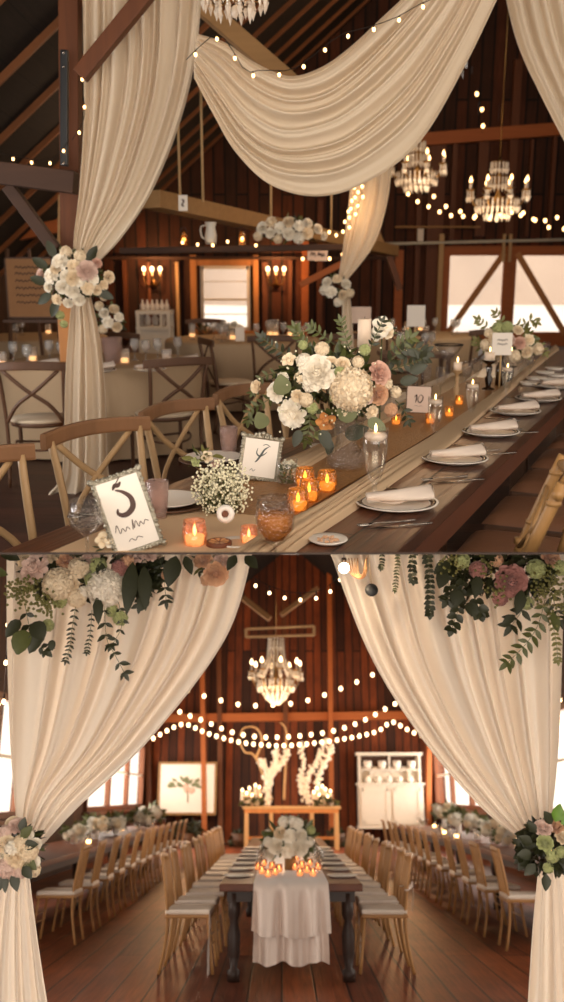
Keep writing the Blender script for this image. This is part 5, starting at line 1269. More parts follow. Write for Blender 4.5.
# garlands at the top
def vines(mb, loc, Yv, L):
    q = lambda x, y, d=.05: at(2, x, y, Y=Yv-d)-loc
    for pts, ll, ww, gap, mi, rd in L: sprig(mb, [q(*p) for p in pts], ll, ww, gap, mi, 2, rd, r=.0014)
def exl(mb, C, k, off, loc):
    vines(mb, loc, LY, [([(76, 605), (72, 628), (70, 645), (66, 660)], .028, .012, .022, 1, False), ([(104, 600), (105, 620), (107, 640), (115, 655), (124, 672)], .05, .022, .05, 1, False), ([(92, 610), (90, 635), (87, 652)], .022, .01, .02, 1, False),
        ([(25, 605), (32, 635), (45, 650)], .05, .03, .04, 1, False), ([(118, 600), (122, 625), (112, 645)], .04, .018, .04, 1, False), ([(160, 560), (164, 580), (166, 600)], .05, .02, .03, 1, False), ([(140, 575), (142, 590), (140, 604)], .05, .024, .03, 1, False)])
    q = lambda x, y, d=.12: at(2, x, y, Y=LY-d)-loc
    for x, y, dx, dz, L, w, mi, rd in ((133, 562, -.05, -1, .26, .08, 1, 0), (144, 566, .1, -1, .22, .07, 0, 0), (176, 556, -.2, -1, .16, .09, 1, 0), (25, 630, -.1, -.6, .12, .09, 3, 1), (34, 622, .5, -.8, .1, .08, 1, 1), (145, 597, -.2, -.8, .07, .06, 1, 1), (20, 620, -.4, -.6, .1, .06, 1, 1), (40, 632, -.4, -1, .11, .07, 1, 0), (98, 596, .1, -1, .14, .05, 1, 0), (52, 640, .1, -1, .05, .035, 1, 1),
                                       (245, 556, .5, -.5, .09, .06, 1, 0), (236, 555, -.3, -.6, .09, .05, 0, 0), (20, 560, -.8, .3, .12, .05, 1, 0), (8, 575, -.8, .2, .12, .05, 3, 0), (100, 562, .2, -1, .1, .05, 1, 0), (185, 556, .4, -1, .1, .05, 0, 0)):
        mb.leaf(q(x, y), (dx, -.15, dz), L, w, mi, .12, bool(rd), nrm=(.1, -1, .15))
    for cx, cy in ((22, 596), (40, 600), (15, 590), (50, 608), (30, 588)):
        for i in range(46): mb.ball(q(cx+random.gauss(0, 5), cy+random.gauss(0, 6), random.uniform(.08, .16)), .0075, 4, 5, 3)
bouquet(2, 'floral_garland', 'garland of pale flowers and greenery heading the left curtain of the lower hall', 'flowers', LY, (95, 572), (96, 34), [
    (34, 568, 15, 'peony', K), (59, 584, 15, 'ball', C_), (66, 560, 9, 'rose', 'peach'), (51, 556, 9, 'rose', C_), (79, 568, 10, 'carn', C_), (90, 557, 9, 'rose', K), (106, 588, 17, 'ball', W), (77, 598, 9, 'carn', C_), (120, 568, 8, 'carn', 'mauve'), (98, 566, 7, 'mini', 'lime'), (112, 611, 5, 'mini', 'lime'),
    (48, 625, 5, 'mini', 'lime'), (120, 618, 6, 'mini', 'lime'), (135, 556, 8, 'rose', K), (166, 575, 4, 'mini', 'peach'),
    (42, 560, 7, 'carn', K), (24, 560, 7, 'rose', C_), (72, 585, 7, 'rose', C_), (92, 580, 7, 'carn', 'lime'), (84, 592, 5, 'mini', W), (128, 562, 6, 'mini', 'peach'), (150, 556, 6, 'rose', K), (60, 600, 6, 'mini', 'lime')],
    fs=1.2, leaves=330, leafpx=17, mats=('leafdark', 'leafdark', 'stem', 'leaf', 'leafolive'), seed=61, extra=exl, depth=.5, low=-.75)
bouquet(2, 'rose_cluster', 'pair of peach roses pinned to the left curtain heading', 'flowers', LY, (210, 565), (20, 14), [(216, 574, 12, 'rose', 'peach'), (203, 560, 9, 'rose', 'peach'), (222, 560, 8, 'rose', K), (206, 580, 5, 'mini', 'peach')], leaves=16, leafpx=10, seed=62)
def exr(mb, C, k, off, loc):
    vines(mb, loc, LY, [([(398, 550), (397, 570), (395, 590)], .02, .010, .014, 3, False), ([(426, 548), (430, 580), (430, 613)], .035, .026, .022, 1, False), ([(414, 548), (412, 565), (413, 580)], .03, .022, .02, 1, False), ([(465, 575), (460, 595), (458, 610), (452, 628)], .045, .032, .032, 1, True), ([(470, 580), (476, 600), (480, 612)], .05, .04, .04, 1, True),
        ([(528, 590), (522, 610), (512, 625)], .07, .03, .04, 1, False), ([(545, 600), (538, 625), (525, 645), (508, 662)], .06, .026, .036, 3, False), ([(548, 610), (555, 635), (558, 660)], .03, .016, .022, 4, False), ([(440, 560), (450, 590), (447, 600)], .05, .03, .03, 0, False), ([(540, 560), (560, 620)], .05, .02, .03, 0, False), ([(381, 548), (382, 560), (381, 568)], .02, .012, .014, 1, False)])
    q = lambda x, y, d=.1: at(2, x, y, Y=LY-d)-loc
    for x, y, dx, dz, L, w, mi, rd in ((458, 590, -.3, -1, .08, .07, 1, 1), (470, 602, .1, -1, .07, .065, 1, 1), (522, 590, -.3, -1, .13, .06, 0, 0), (515, 615, -.8, -.6, .09, .04, 0, 0), (450, 563, -.6, -.4, .1, .07, 0, 0), (445, 570, -.3, -.8, .1, .07, 0, 0), (478, 575, -.2, -1, .12, .06, 0, 0), (552, 612, .2, -1, .1, .05, 3, 0), (500, 560, -.4, .2, .12, .07, 0, 0)):
        mb.leaf(q(x, y), (dx, -.15, dz), L, w, mi, .12, bool(rd), nrm=(.1, -1, .15))
    for cx, cy in ((556, 587), (550, 578), (560, 600), (452, 562), (540, 592), (485, 566), (500, 590)):
        for i in range(46): mb.ball(q(cx+random.gauss(0, 6), cy+random.gauss(0, 7), random.uniform(.06, .14)), .0075, 4, 5, 3)
bouquet(2, 'floral_garland', 'garland of dark greenery with a mauve rose heading the right lower curtain', 'flowers', LY, (500, 570), (76, 34), [
    (511, 581, 16, 'rose', 'mauve'), (550, 557, 12, 'rose', 'peach'), (536, 569, 10, 'carn', 'lime'), (478, 570, 9, 'carn', 'mauve'), (560, 568, 8, 'carn', 'lime'), (462, 561, 7, 'mini', 'lime'), (500, 598, 8, 'carn', 'brownish' if 'p_brownish' in M else 'mauve'), (527, 603, 6, 'mini', 'lime'), (496, 560, 6, 'mini', 'peach')],
    fs=1.1, leaves=420, leafpx=15, mats=('leafdark', 'leafdark', 'stem', 'leaf', 'leafolive'), seed=63, extra=exr, depth=.5, low=-.8)
c = at(2, 371.5, 590, Y=4.4); d = thing('round_ornament', 'dark round disc hanging in front of the right curtain', 'ornament', c)
MB().lathe([(0, -.005), (.031, -.005), (.033, 0), (.031, .005), (0, .005)], 24, mtx=Matrix.Rotation(pi/2, 4, 'X')).build('disc', 'black', d)
MB().tube([(0, 0, .03), (-.01, 0, .2)], .0012, 4).build('thread', 'palewood', d)
c = at(2, 344, 568, Y=4.3); d = thing('light_bulb', 'large glaring round bulb at the top of the right curtain', 'light', c)
MB().ball((0, 0, 0), .026, 0, 14, 10).build('globe', 'bulbhot', d); MB().lathe([(.012, .022), (.012, .05), (0, .05)], 12).build('socket', 'iron', d); MB().tube([(0, 0, .05), (.01, 0, .2)], .002, 5).build('cord', 'black', d)
c = at(2, 358, 572, Y=4.4); mb = MB(); kk = mpp(2, 358, 572, 4.4)
for j in range(5): mb.tube(catmull([((-12+j*3)*kk, 0, 14*kk), ((-8+j*2)*kk, -.02, -2*kk), ((0+j)*kk, -.03, -8*kk+j*.004), (6*kk, -.02, (-6+j*2)*kk), ((9)*kk, -.01, (2+j*3)*kk)], 14), .006, 6, flat=.5)
tag(mb.build('ribbon_coil', 'kraft', loc=c), 'twisted peach ribbon coil beside the glaring bulb', 'ribbon')
# chandelier and strings of lights
ch = chandelier('crystal_chandelier', 'glowing white crystal chandelier in the middle of the lower hall', at(2, 276, 638, Y=14), .38, 1.05, 8, mats=('brass', 'wax', 'bulb2', 'crystalwarm' if 'crystalwarm' in M else 'crystal'), rod=3.0, strands=26, bulbR=.028, beads=6)
for (r0, z0, r1, z1) in ((.11, -.02, .13, -.3), (.13, -.3, .30, -.58), (.28, -.72, .06, -1.0)):
    mb = MB()
    for q in range(9):
        u = q/8; rr = r0+(r1-r0)*u; zz = z0+(z1-z0)*u-.03*sin(pi*u); s = .021
        mb.add([(rr, 0, zz+s*1.3), (rr+s, 0, zz), (rr, s, zz), (rr-s, 0, zz), (rr, -s, zz), (rr, 0, zz-s*1.3)], [(0, 1, 2), (0, 2, 3), (0, 3, 4), (0, 4, 1), (5, 2, 1), (5, 3, 2), (5, 4, 3), (5, 1, 4)], 0, False)
    me = mb.mesh('crystal_chain', 'crystalwarm')
    for k in range(14): mkobj('crystal_chain', me, ch, (0, 0, 0), (0, 0, 2*pi*k/14))
def s2(label, pts, Y, n, r=.042, **kw): return string_lights('string_lights', label, pxs(2, pts, Y), n, r, 'bulb2', drop=.05, **kw)
s2('lowest string of bulbs curving across the back of the lower hall', [(150, 738), (161, 732), (172, 726), (184, 722), (196, 726), (210, 732), (240, 740), (268, 743), (293, 743), (336, 738), (375, 730), (391, 720), (403, 725), (415, 731), (440, 738)], 22, 40)
s2('middle string of bulbs across the back of the lower hall', [(165, 702), (183, 711), (205, 719), (229, 729), (252, 734), (277, 735), (306, 733), (336, 728), (364, 718), (394, 702), (420, 690)], 21, 24)
s2('upper string of bulbs just below the lower chandelier', [(180, 684), (195, 691), (215, 696), (233, 701), (254, 703), (276, 702), (298, 700), (323, 693), (353, 681), (373, 672), (395, 660)], 18, 13, .036)
s2('string of bulbs at the very top of the lower hall', [(236, 566), (249, 574), (265, 584), (290, 592), (310, 592), (322, 589), (334, 581), (344, 566)], 6, 8, .011)
s2('few bulbs left of the left curtain', [(-6, 640), (2, 715), (9, 612), (12, 605)], 6, 5, .014)
s2('few bulbs right of the right curtain', [(556, 700), (562, 692), (575, 685)], 9, 2, .02)
# ------------------------------------------------------------------ long tables of the lower hall
def long_table(name, label, x0, x1, y0, y1, h=.748):
    t = thing(name, label, 'table', ((x0+x1)/2, y0, 0)); w = x1-x0; L = y1-y0
    MB().box((0, L/2, h-.03), (w, L, .06), bev=.008).build('tabletop', 'tablewood', t)
    MB().box((0, L/2, h-.1), (w-.12, L-.15, .09)).build('apron', 'tableleg', t)
    n = max(2, int(L/3)+1)
    for i in range(n):
        for s in (-1, 1):
            MB().lathe([(.05, 0), (.055, .08), (.03, .1), (.05, .2), (.055, .35), (.03, .45), (.05, .5), (.05, h-.08), (0, h-.08)], 12, (s*(w/2-.12), .12+(L-.24)*i/(n-1), 0)).build('leg', 'tableleg', t)
    return t
TX0, TX1 = -.52, .67
long_table('long_dining_table', 'long wooden dining table down the middle of the lower hall', TX0, TX1, 8.1, 16.6)
long_table('long_dining_table', 'long dining table along the left windows of the lower hall', -3.6, -2.65, 9.7, 23)
long_table('long_dining_table', 'long dining table along the right windows of the lower hall', 2.75, 3.7, 9.7, 23)
# runner
rt = thing('table_runner', 'pale satin runner hanging in two layers over the near end of the middle table', 'table runner', (.075, 8.1, .75))
for nm, w, ln, off_, yy, sd in (('lower_layer', .59, .60, .0, -.02, 1), ('upper_layer', .62, .40, .012, -.045, 2)):
    P = []; nu = 50
    for i in range(nu):
        u = i/(nu-1)*2-1; row = []
        f = sin(u*11+sd)+.6*sin(u*19+sd*2)
        for j in range(8): row.append((u*w/2, 8.2-8.2*j/7 if sd == 2 else .5-.5*j/7, .004+off_*.4))
        dl = ln*(1-.10*abs(u)**2*(1 if sd == 2 else .2)+.03*sin(u*7))
        for j in range(12):
            v = (j+1)/12; row.append((u*w/2*(1+.05*v), yy-.04*f*(v**.6)-.03*v, -dl*v))
        P.append(row)
    mb = MB(); mb.grid(P); mb.build(nm, 'satin', rt)
# chairs
sp = spindle_chair(); 
def side(n, x, y0, dy, rz, txt, grp, jit=.02):
    for i in range(n):
        o = place(sp, USED, V((x+random.uniform(-jit, jit), y0+dy*i, 0)), rz+random.uniform(-.03, .03), 'golden wooden chair, number-%s in the row ' % ('one two three four five six seven eight nine ten eleven twelve'.split()[i]) + txt, grp)
        o['label'] = 'golden wooden spindle chair, %s from the camera in the row %s' % (['nearest', 'second', 'third', 'fourth', 'fifth', 'sixth', 'seventh', 'eighth', 'ninth', 'tenth', 'eleventh', 'twelfth'][i], txt)
        if i == 0: first = o
    return first
f1 = side(11, .90, 8.72, .74, pi/2, 'right of the middle table', 'chairs right of the middle table')
f2 = side(11, -.80, 8.72, .74, -pi/2, 'left of the middle table', 'chairs left of the middle table')
side(12, -2.36, 10.3, .95, pi/2, 'along the left window table', 'chairs at the left window table')
side(12, 2.42, 9.9, .95, -pi/2, 'along the right window table', 'chairs at the right window table')
mb = MB()                                                # sash bow on the first right chair
for s in (-1, 1):
    mb.grid([[(s*(.01+.055*i/4), -.27-.01*abs(j-1), .68+(j-1)*(.008+.03*sin(pi*.8*i/4))) for j in range(3)] for i in range(5)])
    mb.grid([[(s*(.005+.03*i/5)+(j-1)*.018, -.275-.01*sin(i), .67-.2*i/5) for j in range(3)] for i in range(6)])
mb.tube([(-.2, -.2, .66), (0, -.27, .68), (.2, -.2, .66)], .02, 6, flat=.4); mb.build('sash', 'satin', f1, label='white sash bow')
for x, s, l in ((.74, 1, 'right'), (-.6, -1, 'left')):
    P = [[(j*.035*(1+i*.08), .006*sin(i+j*2), -.062*i) for j in range(4)] for i in range(9)]
    mb = MB(); mb.grid([[(p[0]*1-.006*i*s, p[1], p[2]) for p in r] for i, r in enumerate(P)])
    ff = f1 if s > 0 else f2; o = mb.build('sash_tail', 'satin', ff, label='hanging cream sash'); o.location = (.16, .19, .50)
# flowers and ware on the tables
def centre2(label, cx, cy, rx, ry, Yt, fl, n, seed, lp=9, vase=None):
    b = bouquet(2, 'centrepiece', label, 'flower arrangement', Yt, (cx, cy), (rx, ry), fl, leaves=n, leafpx=lp, seed=seed, base=.762, mats=('leaf', 'leafgrey', 'stem'))
    z = at(2, cx, cy, Y=Yt).z-.762
    MB().lathe([(0, 0), (.055, 0), (.05, max(.05, z*.9)), (.045, max(.05, z*.9)), (.04, .01), (0, .01)], 18).build('vase', vase or 'bamboo', b)
    return b
random.seed(9)
centre2('white and green arrangement in a golden vase on the middle table', 290, 840, 29, 22, 9.4, [(276, 846, 8, 'rose', W), (288, 850, 8, 'peony', W), (300, 848, 8, 'rose', W), (290, 836, 7, 'peony', W), (280, 833, 6, 'rose', C_), (301, 835, 6, 'rose', W), (292, 822, 6, 'carn', W), (284, 822, 5, 'mini', W), (309, 842, 5, 'carn', W), (268, 842, 5, 'carn', W), (298, 824, 5, 'mini', W), (311, 830, 4, 'mini', 'lime'), (270, 854, 5, 'rose', W)], 110, 71, 13)
wl = 'white flowers and greens '
random.seed(10)
for i, (cx, cy, Yt, l) in enumerate(((75, 832, 12.2, 'nearest on the left window table'), (96, 824, 13.8, 'second on the left window table'), (116, 822, 15.2, 'third on the left window table'), (140, 818, 17.5, 'fourth on the left window table'), (152, 814, 19.8, 'furthest on the left window table'),
        (492, 828, 12.0, 'nearest on the right window table'), (505, 836, 10.9, 'half behind the right curtain tie'), (476, 822, 13.6, 'second on the right window table'), (458, 817, 15.8, 'third on the right window table'), (444, 811, 18, 'furthest on the right window table'))):
    fl = [(cx+random.uniform(-9, 9), cy+random.uniform(-5, 5), random.uniform(3.4, 5.2), random.choice(('rose', 'peony', 'carn')), random.choice(('purewhite', W, C_))) for _ in range(9)]
    Yk = abs((cx-282))
    X = -3.1 if cx < 282 else 3.2
    Yt = Yof(X, cx, cy); Yt = max(10.3, min(Yt, 22))
    centre2(wl+l, cx, cy, 13, 8, Yt, fl, 60, 80+i, 8, 'china')
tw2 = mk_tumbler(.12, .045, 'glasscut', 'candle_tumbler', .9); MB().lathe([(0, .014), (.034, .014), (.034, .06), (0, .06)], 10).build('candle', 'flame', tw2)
wg2 = mk_goblet(.2, .042, 'glasscut'); plw = thing('dinner_plate', 'x', 'plate'); MB().lathe([(0, .002), (.1, .002), (.14, .018), (.137, .022), (.1, .012), (0, .01)], 24).build('plate', 'china', plw)
for i in range(7):
    for s in (-1, 1):
        X = .075+s*.465; place(plw, USED, V((X, 8.75+i*.74, .75)), 0, 'white plate on the %s side of the middle table, lower hall' % ('left' if s < 0 else 'right'), 'plates on the middle table')
        for q in (.0, .3): place(wg2, USED, V((.075+s*(.27-.02*q), 9.0+i*.74+q, .762)), 0, 'clear stemmed glass on the %s side of the middle table, lower hall' % ('left' if s < 0 else 'right'), 'glasses on the middle table')
vo2 = mk_votive('glassrose', .07, .035)
for x, y in ((262, 874), (268, 877), (275, 875), (258, 870), (279, 872), (300, 876), (307, 873), (313, 876), (318, 870), (272, 869), (302, 868), (295, 870), (310, 866), (264, 866)):
    place(vo2, USED, at(2, x, y, Z=.762), 0, 'small lit votive at the near end of the middle table', 'votives on the middle table')
random.seed(5)
for i in range(14):
    place(vo2, USED, V((random.uniform(-.1, .25), 10.2+i*.42, .762)), 0, 'small lit votive further along the middle table', 'far votives on the middle table')
for s, X in ((-1, -3.1), (1, 3.2)):
    for i in range(20):
        place(tw2 if i % 3 == 0 else wg2, USED, V((X+random.uniform(-.38, .38), 10.8+i*.6, .75)), 0, 'clear glass on the %s window table of the lower hall' % ('left' if s < 0 else 'right'), 'glasses on the %s window table' % ('left' if s < 0 else 'right'))
for i, (cx, cy, Yt) in enumerate(((276, 838, 11.6), (300, 834, 13.2))):
    centre2('smaller white posy behind the golden vase, %s' % ('left' if i == 0 else 'right'), cx, cy, 13, 8, Yt, [(cx+random.uniform(-9, 9), cy+random.uniform(-5, 5), 4, 'rose', W) for _ in range(8)], 50, 120+i, 8, 'china')
# head table
hy = 27.0; a = at(2, 243, 806, Y=hy); b = at(2, 340, 806, Y=hy); hz = a.z
ht = thing('head_table', 'pale wooden console table at the back of the lower hall', 'table', V(((a.x+b.x)/2, hy, 0))); w = b.x-a.x
MB().box((0, 0, hz-.04), (w, .8, .08), bev=.01).build('tabletop', 'palewood', ht)
MB().box((0, -.35, hz-.13), (w*.96, .04, .1)).build('apron', 'doorwood', ht)
for s in (-1, -.45, .45, 1):
    for q in (-.32, .32): MB().box((s*w*.46, q, (hz-.08)/2), (.1, .08, hz-.08)).build('leg', 'palewood', ht)
MB().box((0, .0, .3), (w*.9, .06, .08)).build('stretcher', 'doorwood', ht)
for grp, pts in (('left', ((242, 792), (246, 795), (249, 790), (255, 787), (259, 789), (244, 799), (252, 797), (260, 797))), ('right', ((314, 794), (317, 790), (323, 788), (326, 791), (331, 793), (320, 797), (328, 798)))):
    for i, (x, y) in enumerate(pts):
        p = at(2, x, 806, Y=hy-.25+.1*(i % 3)); zt = at(2, x, y, Y=hy).z
        t = thing('white_candle', 'white lit candle in the %s cluster on the back console table' % grp, 'candle', V((p.x, hy-.08+.12*(i % 3), hz+.002)), 0, '%s candle cluster' % grp)
        hh = max(.05, zt-hz)
        MB().lathe([(0, 0), (.05, 0), (.05, hh), (0, hh)], 10).build('wax', 'wax', t); MB().ball((0, 0, hh+.05), .035, 0, 8, 6, (1, 1, 1.4)).build('flame', 'bulb2', t)
for cx, sd in ((252, 1), (326, 2)):
    bouquet(2, 'greenery_swag', 'greenery laid under the %s candles of the console table' % ('left' if sd == 1 else 'right'), 'plant', hy-.33, (cx, 803), (14, 3), [(cx-3, 801, 2.5, 'rose', W), (cx+5, 803, 2.5, 'rose', W)], leaves=70, leafpx=6, seed=200+sd, base=hz)
# white blossom branches
def blossom(label, lines, Y, r=2.6, mat='babys', gold=False):
    c = at(2, lines[0][0][0], 805, Y=Y); c.z = hz; t = thing('blossom_branch', label, 'decoration', c); k = mpp(2, 280, 780, Y)
    mb = MB(); bl = MB(); rnd = random.Random(len(label))
    for l in lines:
        P = [p-c for p in catmull(pxs(2, l, Y), 26)]
        mb.tube(P, [k*(1.3-.7*i/25) for i in range(26)], 6)
        if not gold:
            for p in P:
                for q in range(6): bl.ball(p+V((rnd.gauss(0, 1), rnd.gauss(0, 1), rnd.gauss(0, 1)))*k*r*.62, k*rnd.uniform(.9, 1.7), 0, 6, 4)
    for m_ in (mb, bl): m_.v = [(x, y, max(z, .006)) for x, y, z in m_.v]
    mb.build('branch', 'palewood' if gold else 'whitepaint', t)
    if not gold: bl.build('blossom', 'p_purewhite', t)['kind'] = 'stuff'
    return t
blossom('white blossom covered branch forking upward, left on the console table', [[(268, 805), (268, 785), (266, 770), (262, 760)], [(268, 785), (274, 772), (280, 765), (288, 750)], [(268, 775), (275, 765), (276, 752)], [(268, 790), (271, 775), (276, 768)]], hy+.2)
blossom('white blossom covered branch curling upward, right on the console table', [[(309, 803), (303, 792), (300, 780), (303, 765), (302, 745)], [(309, 800), (306, 785), (312, 770), (320, 757), (324, 742)], [(318, 790), (319, 775), (325, 762), (332, 748)]], hy+.27)
blossom('bare curling pale twig behind the left blossom branch', [[(272, 800), (256, 758), (245, 752), (240, 742), (238, 738)], [(256, 758), (262, 740), (256, 728), (244, 728), (240, 736)], [(284, 800), (286, 750), (286, 730), (280, 722)]], hy+.39, gold=True)
# picture
a = at(2, 160, 763, Y=29.5); b = at(2, 215, 814, Y=29.5); pw, ph = b.x-a.x, a.z-b.z
pt = thing('framed_picture', 'large cream canvas with a painted sprig on the back wall', 'picture', V(((a.x+b.x)/2, 29.5, b.z)))
MB().box((0, 0, ph/2), (pw-.08, .03, ph-.08)).build('canvas', 'paper', pt)
mb = MB()
for s in (-1, 1): mb.box((s*pw/2, 0, ph/2), (.06, .07, ph+.06)); mb.box((0, 0, ph/2+s*ph/2), (pw, .07, .06))
mb.build('frame', 'bamboo', pt)
mb = MB(); random.seed(4)
for k in range(26):
    aa = random.uniform(-.2, pi+.2); r_ = random.uniform(.1, .5); mb.leaf((r_*cos(aa), -.03, ph*.52+r_*sin(aa)*.55), (cos(aa), 0, .5*sin(aa)+.1), .2, .08, 0, .0, nrm=(0, -1, 0))
mb.tube([(0, -.03, ph*.5), (.03, -.03, ph*.22)], .012, 5); mb.build('painted_leaf', 'leafgrey', pt)
mb = MB()
for k in range(7): mb.ball((random.uniform(-.16, .16), -.02, ph*.5+random.uniform(-.1, .12)), .09, 0, 8, 6, (1, .15, 1))
mb.build('painted_blossom', 'p_blush', pt)
# hutch
a = at(2, 357, 753, Y=29.3); b = at(2, 424, 828, Y=29.3); cw, chh = b.x-a.x, a.z-b.z; z0 = b.z
hu = thing('hutch_cabinet', 'cream painted hutch with open shelves at the back right', 'cabinet', V(((a.x+b.x)/2, 29.3, 0)))
zl = z0+chh*.58
mb = MB()
mb.box((0, .05, (z0+zl)/2), (cw, .5, zl-z0)); mb.box((0, 0, zl), (cw+.1, .62, .06)); mb.box((0, 0, z0+.03), (cw+.06, .6, .08)); mb.box((0, .25, (zl+z0+chh)/2), (cw*.96, .04, chh*.42))
for s in (-1, 1): mb.box((s*cw*.47, .1, (zl+z0+chh)/2), (.07, .34, chh*.42))
mb.box((0, .1, z0+chh-.03), (cw+.08, .42, .09)); mb.box((0, .1, zl+chh*.19), (cw*.94, .32, .04)); mb.box((0, .1, zl+chh*.30), (.05, .32, chh*.2))
for s in (-1, 1): mb.box((s*cw*.3, .1, zl+chh*.1), (.05, .32, chh*.2))
mb.build('body', 'whitepaint', hu)
for s in (-1, 1):
    mb = MB(); mb.box((s*cw*.245, -.215, (z0+zl)/2), (cw*.46, .03, (zl-z0)*.84))
    for q in (-1, 1): mb.box((s*cw*.245+q*cw*.19, -.24, (z0+zl)/2), (.1, .03, (zl-z0)*.84)); mb.box((s*cw*.245, -.24, (z0+zl)/2+q*(zl-z0)*.37), (cw*.46, .03, .1))
    mb.build('door', 'whitepaint', hu); 
for s in (-1, 1):
    for q in (-1, 1): MB().box((s*cw*.44, .05+q*.18, z0/2), (.09, .09, z0)).build('leg', 'chairdark', hu)
MB().box((0, .22, zl+chh*.31), (cw*.86, .02, chh*.14)).build('back_panel', 'beam_dark', hu)
for i in range(4):
    p = hu.location+V((-cw*.34+cw*.23*i, .02, zl+chh*.205)); t = thing('white_cup', 'white cup on the top shelf of the cream hutch', 'cup', p, 0, 'cups on the hutch')
    MB().lathe([(0, 0), (.09, 0), (.13, .12), (.13, .24), (.12, .24), (.1, .03), (0, .03)], 14).build('cup', 'china', t)
for i in range(5):
    p = hu.location+V((-cw*.34+cw*.165*i, -.02, zl+.032)); t = thing('white_jar', 'pale jar on the lower shelf of the cream hutch', 'jar', p, 0, 'jars on the hutch')
    MB().lathe([(0, .002), (.09, .002), (.1, .12), (.06, .17), (.07, .2), (0, .2)], 14).build('jar', 'china', t)
# plants on the floor at the back
for i, (cx, cy, l) in enumerate(((188, 832, 'under the framed picture'), (240, 842, 'left of the console table'), (336, 840, 'right of the console table'))):
    p = bouquet(2, 'potted_plant', 'dark leafy potted plant '+l, 'plant', 28.3, (cx, cy), (20 if i == 0 else 9, 10), [], leaves=160, leafpx=7, mats=('leafdark', 'leafdark', 'stem'), seed=300+i, base=0)
    MB().lathe([(0, 0), (.22, 0), (.28, .38), (.25, .38), (.2, .3), (0, .3)], 16).build('pot', 'chairdark', p)
WORLD = 2.1; EXPO = 0.0; WCOL = (1, .88, .76, 1)
def LAMPS():
    lamp(1, at(1, 500, 232, Y=10.6), 20, (1, .74, .48)); lamp(1, at(1, 418, 200, Y=11), 14, (1, .74, .48)); lamp(1, at(1, 234, -40, Y=5), 3)
    for x in (152, 276): lamp(1, at(1, x, 268, Y=YW-.6), 45, (1, .5, .2), .1)
    lamp(1, at(1, 350, 210, Y=9.2), 8)
    lamp(1, (-4.15, 4.6, 1.7), 190, (1, .96, .92), kind='AREA', size=(1.6, 2.6), rot=(0, -pi/2, 0))      # area lamp added at the windowless left wall to brighten the curtain tail
    lamp(1, (3, 15, 5), 120, (1, .6, .3), .5)
    lamp(1, (-1.5, 12, 2.9), 60, (1, .62, .35), .4)
    lamp(2, at(2, 276, 720, Y=13.5), 90, (1, .72, .46), r=.3)
    for x in (190, 290, 390): lamp(2, at(2, x, 728, Y=24), 260, (1, .55, .25), .3)
    lamp(2, at(2, 344, 568, Y=4.2), 5, (1, .75, .5), .03)
    for x, y, z, w_, h_, s in DAY:       # daylight entering each window of the lower hall
        lamp(2, (x, y, z), 55*w_, (1, .92, .82), kind='AREA', size=(h_, w_), rot=(0, s*pi/2, 0))
    lamp(2, (0, -.6, .9), 135, (1, .9, .78), kind='AREA', size=(4, 1.6), rot=(pi/2, 0, 0))      # soft fill lamp added behind the camera to front-light curtains and garlands
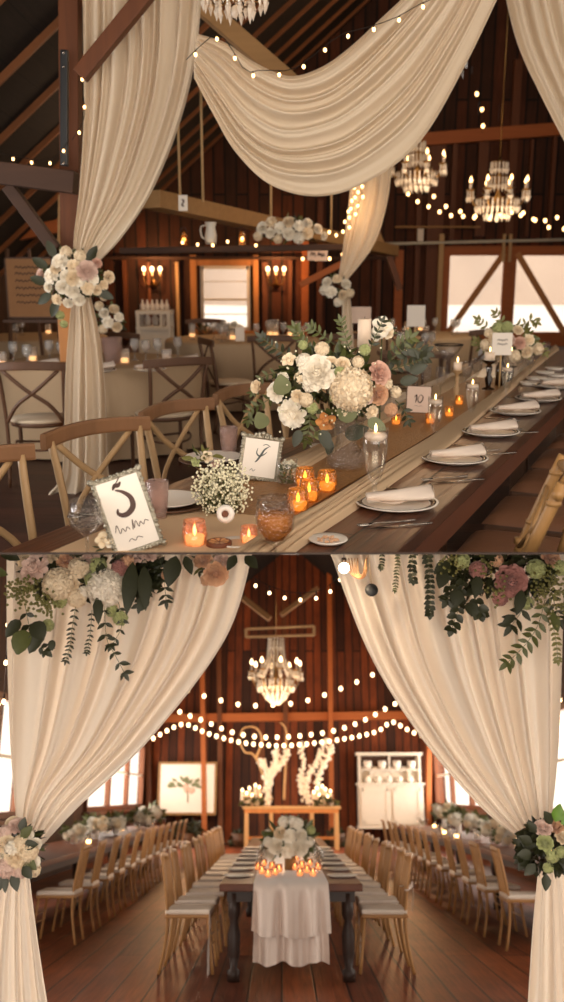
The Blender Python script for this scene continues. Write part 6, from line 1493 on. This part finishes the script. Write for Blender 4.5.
# ================================================================== put the lower hall in place, trim both halls at the added slab between them
for o in ALL[2]:
    o.rotation_mode = 'XYZ'
bpy.context.view_layer.update()
ALLSET = set()
def subtree(o):
    yield o
    for c in KIDS.get(o.name, []): yield from subtree(c)
for o in ALL[2]:
    o.matrix_world = T2 @ o.matrix_world
bpy.context.view_layer.update()
def trim(objs, keep_up):
    for root in objs:
        if root is slab: continue
        dead = []
        tree = list(subtree(root)); alive = 0
        for o in tree:
            if o.type != 'MESH': continue
            mw = o.matrix_world; ds = [((mw @ V(c))-CAM).dot(nv) for c in o.bound_box]
            cy = max((mw @ V(c)-CAM).dot(dv) for c in o.bound_box)
            eps = min(.022, .0012+.0008*max(0, min((mw @ V(c)-CAM).dot(dv) for c in o.bound_box)))
            s = 1 if keep_up else -1
            ds = [d*s for d in ds]
            if min(ds) >= eps: alive += 1; continue
            if max(ds) <= eps: dead.append(o); continue
            inv = mw.inverted(); co = inv @ (CAM+nv*s*eps); no = (mw.to_3x3().transposed() @ (nv*s)).normalized()
            bm = bmesh.new(); bm.from_mesh(o.data)
            r = bmesh.ops.bisect_plane(bm, geom=bm.verts[:]+bm.edges[:]+bm.faces[:], dist=1e-5, plane_co=co, plane_no=no, clear_inner=True)
            if not bm.faces: bm.free(); dead.append(o); continue
            ce = [e for e in r['geom_cut'] if isinstance(e, bmesh.types.BMEdge) and e.is_valid and e.is_boundary]
            try: bmesh.ops.edgeloop_fill(bm, edges=ce) if len(bm.faces) < 4000 and o.name.split('.')[0] not in ('swag', 'tail', 'foliage') else None
            except Exception: pass
            me = o.data.copy(); bm.to_mesh(me); bm.free(); o.data = me; alive += 1
        if not alive and any(x.type == 'MESH' for x in tree): dead = tree
        dd = set(x.name for x in dead)
        for o in dead:                                     # never orphan a kept child
            if o.name in dd and o is not root and any(k.name not in dd for k in subtree(o)): continue
            kids = [k for k in KIDS.get(o.name, []) if k.name not in dd]
            if kids and o is not root:
                continue
            if o is root and alive: continue
            try: bpy.data.objects.remove(o)
            except ReferenceError: pass
for k in (1, 2):
    objs = [o for o in ALL[k]]
    trim(objs, k == 1)
# ------------------------------------------------------------------ camera
cam = bpy.data.cameras.new('camera'); co = bpy.data.objects.new('camera', cam); COL.objects.link(co)
cam.sensor_fit = 'VERTICAL'; cam.sensor_height = 36; cam.sensor_width = 36; cam.lens = 36*F/1002
co.location = CAM; co.rotation_euler = (pi/2-TILT1, 0, 0); cam.clip_start = .05; cam.clip_end = 300
cam.dof.use_dof = True; cam.dof.focus_distance = 3.3; cam.dof.aperture_fstop = 2.6
SC.camera = co
# ------------------------------------------------------------------ light
w = bpy.data.worlds.new('world'); SC.world = w; w.use_nodes = True
bg = w.node_tree.nodes['Background']; bg.inputs[0].default_value = WCOL; bg.inputs[1].default_value = WORLD
def lamp(room, loc, energy, col=(1, .62, .32), r=.15, kind='POINT', size=None, rot=None):
    l = bpy.data.lights.new('lamp', kind); l.energy = energy; l.color = col
    if kind == 'AREA':
        l.shape = 'RECTANGLE'; l.size, l.size_y = size
    else: l.shadow_soft_size = r
    o = bpy.data.objects.new('lamp', l); COL.objects.link(o)
    m = Matrix.Translation(V(loc)) @ (Euler(rot).to_matrix().to_4x4() if rot else Matrix())
    o.matrix_world = (T2 @ m) if room == 2 else m
    return o
LAMPS()
vs = SC.view_settings; vs.view_transform = 'Standard'; vs.look = 'None'; vs.gamma = 1; vs.exposure = EXPO; vs.use_curve_mapping = False
SC.cycles.max_bounces = 8; SC.cycles.transparent_max_bounces = 24; SC.cycles.sample_clamp_indirect = 4; SC.cycles.use_denoising = True
SC.cycles.caustics_reflective = False; SC.cycles.caustics_refractive = False
